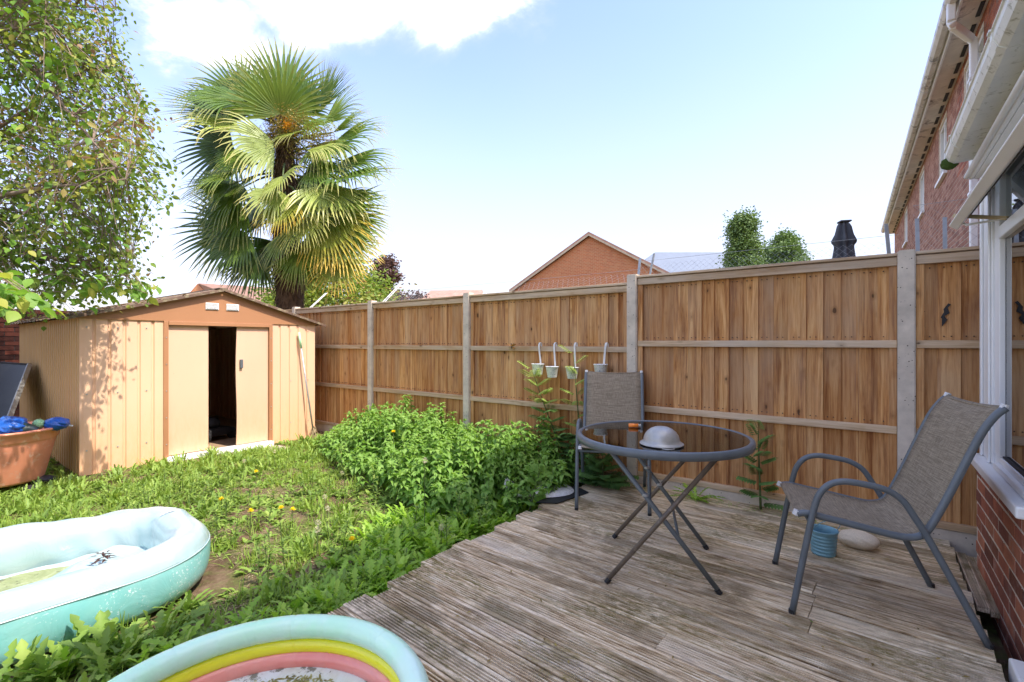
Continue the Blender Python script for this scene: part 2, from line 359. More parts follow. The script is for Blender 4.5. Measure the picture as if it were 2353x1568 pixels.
def brickstuff(name, stops, mort=None, bs=None):
    """bricks that are joined in one mesh: colour by face attribute"""
    t = MT(name, .9, 0, .2); col = t.ramp(t.attr('rnd'), stops); col = t.mix(t.rng(t.noise(12, 5, .6), .35, .7, 0, .35), col, tuple(x * .55 for x in stops[0][1]))
    t.col(col); t.bump(t.noise(60, 4), .3, .004); return t.m
M['brick_wall'] = brickstuff('terrace_brick', [(0, (.29, .13, .09)), (.5, (.40, .20, .14)), (1, (.52, .30, .22))])
def brickfar(name, a, b, m):
    t = MT(name, .9, 0, .2); br = t.n('ShaderNodeTexBrick'); br.inputs['Scale'].default_value = 1; br.inputs['Brick Width'].default_value = .225; br.inputs['Row Height'].default_value = .075
    br.inputs['Mortar Size'].default_value = .008; br.inputs['Color1'].default_value = (*a, 1); br.inputs['Color2'].default_value = (*b, 1); br.inputs['Mortar'].default_value = (*m, 1)
    sp = t.n('ShaderNodeSeparateXYZ'); t.l(t.vec, sp.inputs[0]); cb = t.n('ShaderNodeCombineXYZ'); t.l(t.math('ADD', sp.outputs[0], sp.outputs[1]), cb.inputs[0]); t.l(sp.outputs[2], cb.inputs[1]); t.l(cb.outputs[0], br.inputs['Vector'])
    col = t.mix(t.rng(t.noise(3.5, 7, .8), .45, .62, 0, .5), br.outputs[0], (.52, .28, .14)); t.col(col); return t.m
M['gable_brick'] = brickfar('orange_gable_brick', (.55, .19, .08), (.44, .145, .065), (.55, .34, .20))
M['tile'] = plain('roof_tile', (.42, .24, .17), .8, .25, 2.5, bump=.2)
M['tile_grey'] = plain('pale_grey_roof', (.17, .20, .245), .6, .08, 2)
def leafmat(name, stops, tip=None, trans=.35, rough=.5, tipstart=.6, spec=.3):
    t = MT(name, rough, 0, spec); col = t.ramp(t.attr('rnd'), stops)
    if tip: col = t.mix(t.rng(t.attr('t'), tipstart, 1.0, 0, .9), col, tip)
    t.col(col); tr = t.n('ShaderNodeBsdfTranslucent'); mx = t.n('ShaderNodeMixShader'); mx.inputs[0].default_value = trans
    br = t.mix(1.0, col, (1.5, 1.5, .75), 'MULTIPLY'); t.l(br, tr.inputs[0]); t.l(t.b.outputs[0], mx.inputs[1]); t.l(tr.outputs[0], mx.inputs[2])
    t.l(mx.outputs[0], t.t.nodes['Material Output'].inputs[0]); return t.m
M['tree_leaf'] = leafmat('tree_leaf', [(0, (.12, .20, .03)), (.35, (.18, .27, .045)), (.60, (.30, .38, .07)), (.78, (.42, .40, .10)), (.88, (.34, .22, .10)), (1, (.30, .17, .11))])
M['tree_leaf_big'] = leafmat('lime_leaf', [(0, (.12, .26, .04)), (.7, (.24, .42, .07)), (1, (.42, .42, .08))], trans=.45)
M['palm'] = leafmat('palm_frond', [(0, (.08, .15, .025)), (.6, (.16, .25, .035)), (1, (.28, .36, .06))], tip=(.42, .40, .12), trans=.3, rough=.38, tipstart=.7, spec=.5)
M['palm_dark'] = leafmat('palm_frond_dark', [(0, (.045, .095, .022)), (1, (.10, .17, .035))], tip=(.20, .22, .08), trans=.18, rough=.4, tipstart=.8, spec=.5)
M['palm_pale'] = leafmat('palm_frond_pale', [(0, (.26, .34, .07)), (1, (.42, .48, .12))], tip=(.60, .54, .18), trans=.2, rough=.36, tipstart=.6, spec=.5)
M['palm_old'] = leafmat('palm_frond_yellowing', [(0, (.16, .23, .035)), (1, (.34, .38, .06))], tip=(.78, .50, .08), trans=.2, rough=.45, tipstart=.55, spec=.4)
M['grass'] = leafmat('grass_blade', [(0, (.16, .26, .04)), (.6, (.27, .39, .06)), (.9, (.38, .44, .09)), (1, (.55, .48, .22))], trans=.35)
M['weed'] = leafmat('weed_leaf', [(0, (.14, .23, .05)), (.6, (.25, .38, .07)), (1, (.38, .48, .11))], trans=.3)
M['dandelion'] = leafmat('dandelion_leaf', [(0, (.17, .31, .04)), (.6, (.30, .49, .06)), (1, (.45, .62, .11))], trans=.4, spec=.4)
M['nettle'] = leafmat('nettle_leaf', [(0, (.08, .18, .04)), (.55, (.19, .35, .065)), (1, (.29, .45, .10))], trans=.35)
M['rowan'] = leafmat('rowan_leaf', [(0, (.10, .20, .07)), (.6, (.17, .31, .09)), (1, (.29, .44, .12))], trans=.3)
M['rowan_pale'] = leafmat('rowan_pale_leaf', [(0, (.22, .34, .06)), (1, (.46, .55, .18))], trans=.4)
M['conifer'] = leafmat('conifer_leaf', [(0, (.10, .17, .05)), (1, (.22, .32, .10))], trans=.15)
M['copper'] = leafmat('copper_leaf', [(0, (.08, .045, .04)), (1, (.19, .11, .09))], trans=.15)
M['yellow'] = leafmat('yellow_petal', [(0, (.88, .68, .02)), (1, (.92, .78, .03))], trans=.3)
M['clock'] = leafmat('dandelion_clock', [(0, (.55, .50, .42)), (1, (.72, .68, .60))], trans=.5)
M['fibre'] = leafmat('palm_fibre', [(0, (.05, .028, .016)), (.6, (.14, .085, .045)), (1, (.28, .19, .11))], trans=.05, rough=.9)
M['fruit'] = leafmat('palm_fruit', [(0, (.22, .20, .07)), (.6, (.42, .34, .10)), (1, (.85, .38, .03))], trans=.1)
def soil():
    t = MT('garden_soil', .95, 0, .15); f = t.noise(7, 8, .7); col = t.ramp(f, [(.3, (.09, .056, .034)), (.5, (.19, .125, .075)), (.7, (.36, .255, .165))])
    g = t.noise(2.6, 8, .7); col = t.mix(t.rng(g, .48, .58, 0, .75), col, (.17, .22, .055))
    st = t.noise(60, 6, .7, .6); col = t.mix(t.rng(st, .60, .68, 0, .8), col, (.38, .29, .17)); t.col(col); t.bump(t.noise(35, 8, .75), 1, .03); return t.m
M['soil'] = soil()
def fabric():
    t = MT('sling_fabric', .8, 0, .2); a = t.noise(230, 3, .5, 0, (1, .05, 1)); b = t.noise(330, 2, .5, 0, (.10, 1, .1))
    k = t.mix(.45, a, b); col = t.ramp(k, [(.34, (.165, .13, .09)), (.50, (.26, .212, .15)), (.66, (.38, .315, .228))]); t.col(col)
    bg = t.noise(3, 4); t.bump(k, .4, .002); return t.m
M['fabric'] = fabric()
def glass(name, tint, refl_rough=.02, base_mix=None, add=.04):
    m = bpy.data.materials.new(name); m.use_nodes = True; t = m.node_tree; t.nodes.clear()
    o = N(t, 'ShaderNodeOutputMaterial'); tr = N(t, 'ShaderNodeBsdfTransparent'); tr.inputs[0].default_value = (*tint, 1)
    gl = N(t, 'ShaderNodeBsdfGlossy'); gl.inputs['Roughness'].default_value = refl_rough; fr = N(t, 'ShaderNodeFresnel'); fr.inputs[0].default_value = 1.5
    ad = N(t, 'ShaderNodeMath', operation='ADD'); t.links.new(fr.outputs[0], ad.inputs[0]); ad.inputs[1].default_value = add
    mx = N(t, 'ShaderNodeMixShader'); t.links.new(ad.outputs[0], mx.inputs[0]); t.links.new(tr.outputs[0], mx.inputs[1]); t.links.new(gl.outputs[0], mx.inputs[2]); t.links.new(mx.outputs[0], o.inputs[0]); return m
M['table_glass'] = glass('smoked_glass', (.60, .56, .52), .03, add=.06)
M['window_glass'] = glass('window_glass', (.80, .84, .82), .0, add=.22)
def vinyl(name, c, sub=.3, rough=.28, c2=None, specks=False, axis=None):
    t = MT(name, rough, 0, .5); f = t.noise(2.2, 4, .6, .8); col = t.mix(t.rng(f, .4, .65), c, c2 or tuple(min(1, x*1.1) for x in c))
    if specks:
        sp = t.noise(85, 3, .6); w = t.noise(2.6, 3); col = t.mix(t.math('MULTIPLY', t.rng(sp, .60, .66), t.rng(w, .42, .55)), col, (.85, .9, .92))
    t.col(col); t.b.inputs['Coat Weight'].default_value = .3; t.b.inputs['Coat Roughness'].default_value = .15
    t.b.inputs['Subsurface Weight'].default_value = sub; t.b.inputs['Subsurface Radius'].default_value = (.05, .06, .06); t.b.inputs['Subsurface Scale'].default_value = .3
    t.bump(t.noise(5, 4, .6, 1.5), .25, .02); return t.m
M['vinyl_white'] = vinyl('pale_vinyl', (.43, .54, .55), c2=(.36, .52, .53), rough=.22)
M['vinyl_aqua'] = vinyl('aqua_vinyl', (.21, .54, .53), c2=(.33, .61, .59), specks=True)
M['vinyl_mint'] = vinyl('mint_vinyl', (.55, .96, .62), c2=(.70, .96, .78))
M['vinyl_yellow'] = vinyl('yellow_vinyl', (.98, .86, .02), c2=(.98, .90, .04))
M['vinyl_red'] = vinyl('coral_vinyl', (.88, .27, .22), c2=(.92, .36, .30))
def murky(name, a, b, c, sc):
    t = MT(name, .25, 0, .5); col = t.ramp(t.noise(sc, 7, .7, .8), [(.3, a), (.5, b), (.66, c)])
    sp = t.noise(11, 5, .7); col = t.mix(t.rng(sp, .57, .62, 0, .8), col, (.10, .10, .05)); t.col(col); t.bump(t.noise(20, 5), .3, .01); return t.m
M['algae'] = murky('algae_water', (.16, .19, .07), (.30, .33, .15), (.46, .48, .30), 5)
M['poolfloor'] = murky('murky_pool_floor', (.42, .40, .22), (.66, .68, .60), (.76, .80, .80), 3.5)
M['gravel'] = plain('grey_grit', (.62, .61, .60), .95, .1, 30, bump=.9, dirt=((.10, .10, .10), 95, .55), bsc=120)
M['print'] = (lambda t: (t.col(t.ramp(t.noise(140, 1, .5, 0, (1, .12, 1)), [(.45, (.35, .42, .5)), (.56, (.78, .84, .87))])), t.m)[1])(MT('sticker_print', .4))
M['slab'] = plain('paving_slab', (.42, .37, .30), .9, .2, 6, bump=.4)
M['interior'] = plain('interior_wall', (.55, .50, .42), .8, .1, 2)

# ------------------------------------------------------------------ setting: ground
def gh(x, y): return -.10 + (fbm(x, y, 1.1, 5) - .5) * .07 + (fbm(x, y, .25, 9) - .5) * .03
xs = np.unique(np.concatenate([np.linspace(-400, -14, 22), np.arange(-14, -1.98, .07), np.arange(-1.95, 4, .5), np.linspace(4, 400, 22)]))
ys = np.unique(np.concatenate([np.linspace(-400, -4, 22), np.arange(-4, 4.1, .07), np.linspace(4.3, 40, 30), np.linspace(42, 400, 16)]))
XX, YY = np.meshgrid(xs, ys, indexing='ij')
ZZ = np.where((XX > -14) & (XX < -2.0) & (YY > -4) & (YY < 4.1), gh(XX, YY), -.16)
idx = np.arange(XX.size).reshape(XX.shape); F = np.stack([idx[:-1,:-1], idx[1:,:-1], idx[1:,1:], idx[:-1,1:]], -1).reshape(-1, 4)
g = link('ground', np_mesh('ground', np.stack([XX, YY, ZZ], -1).reshape(-1, 3), F, M['soil'], smooth=True)); tag(g, kind='structure')

# ------------------------------------------------------------------ deck
deck = empty('deck'); tag(deck, 'weathered grooved timber deck running along the fence to the brick wall', kind='structure')
def board_mesh(L, w=.1235):
    pts = [(-w/2, -.028), (-w/2, -.003), (-w/2+.003, 0)]; n = 6; g0 = -w/2 + .0165; p = (w - .033) / n
    for i in range(n):
        x = g0 + i * p; pts += [(x + .0030, 0), (x + .0048, -.010), (x + .0105, -.010), (x + .0122, 0)]
    pts += [(w/2-.003, 0), (w/2, -.003), (w/2, -.028)]; m = len(pts)
    nx = max(2, int(L / .35)); V = []; rr = random.Random(int(L * 1000))
    for k in range(nx + 1):
        x = L * k / nx
        wob = 0 if k in (0, nx) else rr.uniform(-.0012, .0012)
        V += [(x, a + wob, b + wob) for a, b in pts]
    F = [tuple(range(m))[::-1], tuple(nx*m + i for i in range(m))]
    for k in range(nx): F += [(k*m+i, k*m+(i+1) % m, (k+1)*m+(i+1) % m, (k+1)*m+i) for i in range(m)]
    me = bpy.data.meshes.new('board'); me.from_pydata(V, [], F); me.materials.append(M['deck']); me.materials.append(M['groove'])
    for p_ in me.polygons:
        if len(p_.vertices) == 4 and max(me.vertices[q].co.z for q in p_.vertices) < -.007 and min(me.vertices[q].co.z for q in p_.vertices) > -.013: p_.material_index = 1
    bm = bmesh.new(); bm.from_mesh(me); bmesh.ops.recalc_face_normals(bm, faces=bm.faces); bm.to_mesh(me); bm.free(); return me
DA = R(-3.4); dx, dy = Vector((math.cos(DA), math.sin(DA), 0)), Vector((-math.sin(DA), math.cos(DA), 0))
rd = random.Random(4)
o0 = Vector((-2.02, 4.16, 0))
for i in range(40):
    c0 = o0 - dy * (.131 * i)
    # left end follows x = -2.03 +- jitter, right end x = .405
    xl = -2.03 + rd.uniform(-.035, .03) + (.05 if i in (9, 20) else 0); xr = .400 + rd.uniform(-.008, .006)
    tl = (xl - c0.x) / dx.x; tr = (xr - c0.x) / dx.x; p = c0 + dx * tl; L = tr - tl
    cuts = [0, L]
    if i in (9, 10, 11, 12): cuts = [0, L - .62 - (.01 if i % 2 else 0), L]
    elif i in (6, 7): cuts = [0, .62, L]
    elif i in (16, 22): cuts = [0, L * .55, L]
    for a, b in zip(cuts[:-1], cuts[1:]):
        o = link('board', board_mesh(round(b - a - .004, 3)), deck); q = p + dx * (a + .002)
        o.location = (q.x, q.y, rd.uniform(-.004, .002)); o.rotation_euler = (rd.uniform(-.012, .012), rd.uniform(-.0015, .0015), DA + rd.uniform(-.002, .002))
b = MB()
for x in (-1.9, -1.3, -.7, -.1, .3): b.box((x-.025, -1.2, -.12), (x+.025, 4.0, -.034))
b.build('joist', M['timber'], deck)
for k in range(3):      # short offcut boards laid the other way in the gap by the brick wall
    o = link('board', board_mesh(.75), deck); o.location = (.435 + k * .05, 3.22, -.03 - .012 * k); o.rotation_euler = (0, 0, R(90)); o.scale = (1, .38, 1)

# ------------------------------------------------------------------ timber fence
FV = 4.08
posts = [.185, -1.70, -3.68, -5.44, -7.40, -9.3]
pm = MB().box((-.046, -.05, -.25), (.046, .05, 1.86)).mesh('post', M['concrete'])
bm = bmesh.new(); bm.from_mesh(pm); bmesh.ops.bevel(bm, geom=[e for e in bm.edges], offset=.007, segments=2, affect='EDGES'); bm.to_mesh(pm); bm.free()
plab = ['pitted concrete fence post behind the right garden chair', 'pitted concrete fence post directly behind the chair at the table', 'concrete fence post left of the butterfly, above the nettles', 'concrete fence post at the left end of the nettle patch', 'top of concrete fence post showing over the shed roof', 'concrete fence post hidden behind the shed']
ztop = [1.0, 1.0, .975, .975, .975, .97]
for k, x in enumerate(posts[:5]):
    o = link('concrete_post', pm); o.location = (x, FV, -.01 if k < 2 else -.05); tag(o, plab[k], 'fence post', 'concrete posts of the garden fence')
# feather-edge board, shared
def feather(h, w=.118):
    v = [(-w/2,0,0),(w/2,0,0),(w/2,.008,0),(-w/2,.008,0)]; t = [(-w/2,-.006,0)]
    P = [(-w/2, .000), (w/2, -.016), (w/2, .004), (-w/2, .005)]
    b = MB(); b.add([(x, y, 0) for x, y in P] + [(x, y, h) for x, y in P], [(0,3,2,1),(4,5,6,7),(0,1,5,4),(1,2,6,5),(2,3,7,6),(3,0,4,7)]); me = b.mesh('board', M['board']); return me
spans = [(2.15, .185, 0, 1.826), (.185, -1.70, 0, 1.826), (-1.70, -3.68, -.055, 1.771), (-3.68, -5.44, -.055, 1.771), (-5.44, -7.40, -.055, 1.771), (-7.40, -9.2, -.06, 1.765)]
slab = ['timber fence panel beside the bay window, two black burn marks on it', 'wide timber fence panel behind the round table, between two concrete posts', 'timber fence panel with the four white hanging pots', 'timber fence panel above the nettles, between second and third post from the left', 'timber fence panel partly hidden by the right edge of the shed', 'short piece of timber fence panel over the shed roof']
fb = {}
rf = random.Random(5)
for k, (xr, xl, dz, top) in enumerate(spans):
    x0, x1 = xl + .048, xr - .048; pn = empty('fence_panel', ((x0+x1)/2, FV, 0), 0, slab[k], 'fence panel', 'feather-edge panels of the garden fence')
    W_ = x1 - x0; zb = .105 + dz; zt = top - .045; n = round(W_ / .103); step = W_ / n
    key = round(zt - zb, 3)
    if key not in fb: fb[key] = feather(key)
    for i in range(n):
        o = link('board', fb[key], pn); o.location = (-W_/2 + step * (i + .5), .02 + rf.uniform(-.0015, .0015), zb); o.rotation_euler = (0, rf.uniform(-.003, .003), rf.uniform(-.012, .012)); o.scale = (1 if rf.random() < .5 else -1, 1, 1)
    nl_ = MB()
    for i in range(n):
        for zz in (1.235 + dz, .665 + dz, top - .05):
            for q in (-.5, .5): nl_.box((-W_/2 + step * (i + .5) + q * .035 - .003, .001, zz + (.05 if zz < 1.6 else -.05) - .003), (-W_/2 + step * (i + .5) + q * .035 + .003, .012, zz + (.05 if zz < 1.6 else -.05) + .003))
    nl_.build('nail_heads', M['dark'], pn)['kind'] = 'stuff'
    def rail(nm, z, hgt, y0, y1, ex=0):
        o = MB().box((-W_/2 - ex, y0, -hgt/2), (W_/2 + ex, y1, hgt/2)).build(nm, M['rail'], pn, bevel=.003); o.location = (0, 0, z); return o
    rail('rail', 1.235 + dz, .05, -.03, .004); rail('rail', .665 + dz, .05, -.03, .004); rail('bottom_rail', .088 + dz, .04, -.028, .02)
    rail('top_rail', top - .045, .055, -.03, .004); rail('capping', top, .02, -.042, .04)
    for s in (-1, 1):
        o = MB().box((-.02, -.018, zb), (.02, .006, zt - .03)).build('end_batten', M['board'], pn); o.location = (s * (W_/2 - .021), 0, 0)
    gb = MB().box((-W_/2 - .01, -.02, -.24), (W_/2 + .01, .02, .065 + dz)).build('gravel_board', M['concrete'], bevel=.004); gb.location = ((x0+x1)/2, FV, 0)
    tag(gb, ['concrete gravel board under the fence panel beside the bay window', 'concrete gravel board at the deck edge under the widest panel', 'concrete gravel board under the panel with the hanging pots', 'concrete gravel board behind the nettles', 'concrete gravel board at the right foot of the shed', 'concrete gravel board behind the shed'][k], 'gravel board', 'concrete gravel boards of the fence')
    if k == 0:   # burn marks
        for pth in ([(2123, 716), (2113, 722), (2117, 735), (2110, 742), (2114, 757)], [(2183, 700), (2174, 708), (2177, 720), (2167, 727), (2172, 735), (2166, 748)]):
            pts = [at(x, y, v=FV - .0) for x, y in pth]; m = MB(); V = []; F = []
            for i, p in enumerate(pts):
                w = (.008, .012, .016, .011, .015, .004)[i]; V += [(p.x - w - pn.location.x, .0055 - .0, p.z + .008 * (-1)**i), (p.x + w * .7 - pn.location.x, .0055, p.z)]
            for i in range(len(pts)-1): F.append((2*i, 2*i+1, 2*i+3, 2*i+2))
            m.add(V, F); o = m.build('scorch_mark', M['dark'], pn); s_ = o.modifiers.new('s', 'SOLIDIFY'); s_.thickness = .002

# wire netting on leaning brackets above the fence
def netting(xa, xb, za, h, lean, name='wire_netting', lab='', step=.06):
    t = empty(name, (xa, FV, za), 0, lab, 'wire netting', 'wire netting on brackets above the fence'); b = MB(); Lx = xb - xa
    n = int(Lx / step); m = int(h / step)
    for i in range(-m, n):
        p = max(i, 0); q = min(i + m, n); 
        if q > p: b.bar((p*step, lean*(p-i)*step/h, (p-i)*step), (q*step, lean*(q-i)*step/h, (q-i)*step), .0009)
        if q > p: b.bar((p*step, lean*(m-(p-i))*step/h, (m-(p-i))*step), (q*step, lean*(m-(q-i))*step/h, (m-(q-i))*step), .0009)
    o = b.build('mesh_wire', M['galv'], t, recalc=False); o['kind'] = 'stuff'
    MB().tube([(0, lean, h), (Lx, lean, h)], .0013, 5).build('top_wire', M['galv'], t); return t
netting(.22, 1.9, 1.84, .30, -.0, lab='wire netting above the panel beside the house wall')
netting(-1.66, .15, 1.84, .14, .10, lab='low wire netting above the widest fence panel', step=.05)
netting(-3.64, -1.74, 1.78, .16, .30, lab='thin wire netting leaning outward above the pot panel')
netting(-5.40, -3.72, 1.78, .18, .40, lab='thin wire netting leaning outward above the nettle panel')
for (a, bq, lab) in (((1464, 640), (1471, 594), 'short grey wire bracket left of the pale roof, above the fence'), ((1487, 640), (1503, 583), 'longer grey wire bracket leaning right in front of the pale roof'), ((2046, 585), (2036, 515), 'grey metal net post left of the rightmost concrete post'), ((2110, 582), (2107, 503), 'grey metal net post just right of the rightmost concrete post'), ((2172, 580), (2171, 500), 'thin grey net post before the neighbouring brick wall')):
    p, q = at(*a, v=FV + .06), at(*bq, v=FV + .12); p.z -= .1
    m = MB(); m.bar(p, q, .022, .008); o = m.build('net_bracket', M['galv']); tag(o, lab, 'bracket', 'wire net brackets on the fence')
for (a, bq, lab) in (((702, 708), (748, 674), 'pale forked net bracket beside the palm trunk'), ((872, 692), (915, 657), 'pale forked net bracket above the second fence post from the left'), ((1090, 684), (1130, 654), 'thin net bracket above the post left of the brick gable')):
    p, q = at(*a, v=FV + .08), at(*bq, v=FV + .55); t = empty('net_bracket', p, 0, lab, 'bracket', 'wire net brackets on the fence')
    for s in (0, .05): MB().tube([Vector((s, 0, -.06)), q - p + Vector((s, 0, 0))], .006 if lab[0] == 'p' else .003, 5).build('strut', M['hook'], t)

# ------------------------------------------------------------------ shed
SX = -6.34; SV0, SV1 = 1.24, 3.77; SZ = -.10; DEP = 3.3
shed = empty('garden_shed', (SX, SV0, SZ), 0, 'cream and brown metal garden shed with its sliding door half open', 'shed')
SL = Vector((SX, SV0, SZ))
def sh(mb, nm, m, **k):
    mb.v = [tuple(Vector(p) - SL) for p in mb.v]; return mb.build(nm, m, shed, **k)
def corr(p0, p1, z0, z1, out, rib=.125, dep=.014, groove=.035):
    p0, p1 = Vector(p0), Vector(p1); d = (p1 - p0); L = d.length; d.normalize(); out = Vector(out); prof = [(0, 0)]; x = rib - groove
    while x + groove < L: prof += [(x, 0), (x + groove*.25, -dep), (x + groove*.75, -dep), (x + groove, 0)]; x += rib
    prof.append((L, 0)); V = []
    for s, o in prof:
        q = p0 + d * s + out * o; V += [(q.x, q.y, z0), (q.x, q.y, z1)]
    return MB().add(V, [(2*i, 2*i+2, 2*i+3, 2*i+1) for i in range(len(prof)-1)])
def solid(o, t=.004): m = o.modifiers.new('s', 'SOLIDIFY'); m.thickness = t; m.offset = 0; return o
JL, JR = 1.99, 3.116
solid(sh(corr((SX, SV0, 0), (SX, JL - .04, 0), SZ, 1.50, (1, 0, 0)), 'front_panel', M['shed'], recalc=False))
solid(sh(corr((SX, JR + .04, 0), (SX, SV1, 0), SZ, 1.50, (1, 0, 0)), 'front_panel', M['shed'], recalc=False))
solid(sh(corr((SX - DEP, SV0, 0), (SX, SV0, 0), SZ, 1.50, (0, -1, 0), rib=.10, dep=.034, groove=.055), 'side_panel', metal_sheet('shed_side_shaded_metal', (.66, .42, .20), (.50, .24, .08)), recalc=False))  # browner copy of the cream sheet: shade of this side put into the colour
solid(sh(corr((SX, SV1, 0), (SX - DEP, SV1, 0), SZ, 1.50, (0, 1, 0)), 'side_panel', M['shed'], recalc=False))
solid(sh(corr((SX - DEP, SV1, 0), (SX - DEP, SV0, 0), SZ, 1.50, (-1, 0, 0)), 'back_panel', M['shed'], recalc=False))
MID = 2.55; PK = 1.874
for nm, x in (('gable_panel', SX + .004), ('rear_gable', SX - DEP)):
    sh(MB().prism([(SV0 - .02, 1.485), (SV1 + .02, 1.485), (SV1 + .02, 1.52), (MID, PK - .005), (SV0 - .02, 1.52)], (x, 0, 0), (0,1,0), (0,0,1), (1,0,0), .012), nm, M['shed_brown'])
sh(MB().box((SX - .01, JL - .045, SZ), (SX + .022, JL, 1.484)), 'door_jamb', M['shed_brown'], bevel=.003)
sh(MB().box((SX - .01, JR, SZ), (SX + .022, JR + .045, 1.484)), 'door_jamb', M['shed_brown'], bevel=.003)
sh(MB().box((SX - .01, JL + .001, 1.440), (SX + .026, JR - .001, 1.484)), 'door_header', M['shed_brown'], bevel=.003)
sh(MB().box((SX - .002, SV0 - .006, SZ), (SX + .008, SV0 + .012, 1.484)), 'corner_trim', M['shed'])
M['shed_door'] = metal_sheet('shed_door_metal', (.80, .515, .345), (.62, .36, .19))
d1 = sh(MB().box((SX - .030, JL + .002, SZ + .06), (SX - .014, 2.408, 1.438)), 'sliding_door', M['shed_door'], bevel=.004)
# right door, a little buckled at its edge
vv = [(2.722 + .007 * math.sin(k * .9), -.04 + 1.478 * k / 8) for k in range(9)]
d2 = sh(MB().prism([(JR - .002, -.04)] + [(JR - .002, 1.438)] + vv[::-1], (SX - .012, 0, 0), (0,1,0), (0,0,1), (-1,0,0), .014), 'sliding_door', M['shed_door'])
d2['label'] = 'right sliding door with a slightly buckled edge'
h = MB().box((0, -.017, -.055), (.028, .017, .055)).build('door_handle', M['grey_metal'], d2, bevel=.006); h.location = Vector((SX - .010, 2.775, .975)) - SL
sh(MB().box((SX - .06, JL - .03, SZ - .02), (SX + .085, JR + .03, SZ + .052)), 'door_track', M['white'], bevel=.004)
sh(MB().box((SX - DEP + .05, SV0 + .05, SZ - .06), (SX - .061, SV1 - .05, SZ + .02)), 'floor_panel', M['timber'])
for vc in (2.435, 2.665):
    x0 = SX + .0165; o = sh(MB().box((x0, vc - .072, 1.634), (x0 + .010, vc + .072, 1.716)), 'air_vent', M['white'], bevel=.003)
    m = MB()
    for k in range(6): m.box((.0105 + .0, -.064, .012 + k * .0115), (.017, .064, .0165 + k * .0115))
    w = m.build('vent_slats', M['white_clean'], o); w.location = Vector((x0, vc, 1.634)) - SL
for s, va, vb in ((0, SV0 - .13, MID), (1, SV1 + .13, MID)):
    # ribbed roof sheet
    za = 1.50 + .02; L = abs(vb - va); V = []; x = SX + .07; pr = []
    while x > SX - DEP - .08: pr += [(x, 0), (x - .14, 0), (x - .155, .014), (x - .185, .014), (x - .20, 0)]; x -= .20
    for a, o in pr: V += [(a, va, 1.487 + o), (a, vb + (.012 if s else -.012), PK + .012 + o)]
    r_ = sh(MB().add(V, [(2*i, 2*i+2, 2*i+3, 2*i+1) for i in range(len(pr)-1)]), 'roof_sheet', M['shed_roof'], recalc=False); solid(r_, .006)
    sh(MB().bar((SX + .075, va, 1.480), (SX + .075, vb, PK + .006), .012, .03), 'roof_edge_trim', M['shed_roof'])
sh(MB().box((SX - DEP - .07, MID - .05, PK + .016), (SX + .06, MID + .05, PK + .032)), 'roof_ridge', M['shed_roof'], bevel=.005)
m = MB()
for v0, v1 in ((SV0, JL), (JR, SV1)):
    y = v0 + .05
    while y < v1 - .03:
        for z in (.15, .72, 1.40): m.box((SX + .001, y - .006, z - .006), (SX + .008, y + .006, z + .006))
        y += .125 * 2
for z in (.1, .4, .7, 1.0, 1.3):
    for v_ in (JL - .022, JR + .022): m.box((SX + .022, v_ - .005, z - .005), (SX + .028, v_ + .005, z + .005))
sh(m, 'screw_heads', M['alu'])['kind'] = 'stuff'
# roof litter
n = 1800; s_ = rng.random(n)**1.5; X0 = SX + .05 - rng.random(n) * 3.2; V0 = SV0 - .1 + s_ * 1.2; B = np.stack([X0, V0, 1.50 + (V0 - SV0 + .13) * .258 + .012], -1)
o = NB().add(leaves(B, az_dirs(n, -.1, .5), .03 + rng.random(n) * .04, .02, (.1, 1, .7, .05), .3, .1)).build('leaf_litter', leafmat('litter_leaf', [(0, (.14, .08, .04)), (.6, (.30, .20, .10)), (1, (.42, .38, .12))], trans=.1)); tag(o, 'dry leaves and twigs scattered on the shed roof', 'leaf litter', kind='stuff')
# inside the shed: dark things seen through the gap
t = empty('lawn_mower', (-7.2, 2.74, -.08), R(20), 'dark push mower standing inside the shed behind the door gap', 'lawn mower')
MB().box((-.22, -.18, .07), (.22, .18, .17)).build('deck_cover', M['dark'], t, bevel=.03)
MB().lathe([(0, .0), (.12, 0), (.13, .05), (.10, .12), (0, .14)], 20, (0, 0, .17)).build('motor', M['dark'], t, True)
for sx in (-1, 1):
    for sy in (-1, 1):
        m = MB(); m.tube([(sx*.17, sy*.18, .075), (sx*.17, sy*.215, .075)], .075, 16); m.build('wheel', M['dark'], t)
m = MB(); m.tube([(-.18, -.15, .12), (-.75, -.13, .85), (-.78, 0, .9), (-.75, .13, .85), (-.18, .15, .12)], .012, 8); m.build('handle_bar', M['dark'], t)
o = MB().box((-.6, -.6, -.03), (.6, .6, 0)).build('paving_slab', M['slab'], bevel=.006); o.location = (-6.02, 2.75, -.105); o.scale = (.35, .75, 1); tag(o, 'pale paving slab at the open shed door', 'paving slab')
# mop leaning on the shed
p0, p1 = at(722, 985, v=3.70), at(688, 763, u=SX + .03)
p0 = Vector((-6.22, 3.68, -.06)); p1 = at(687, 764, u=SX + .035)
t = empty('mop', p0, 0, 'old mop with mint green grip leaning against the shed front', 'mop'); d = p1 - p0
MB().tube([(0,0,.03), d * .86], .011, 8).build('pole', M['alu'], t, True); MB().tube([d * .85, d], .016, 10).build('grip', plain('mint_grip', (.45, .80, .48), .5, .05), t, True)
n = 60; NBm = NB().add(leaves(np.tile([0, 0, .12], (n, 1)) + rng.normal(0, .01, (n, 3)), az_dirs(n, -1.4, -.9), .14, .012, (1, 1, .8, .6), .2, 0)); NBm.build('mop_head', M['straw'], t)

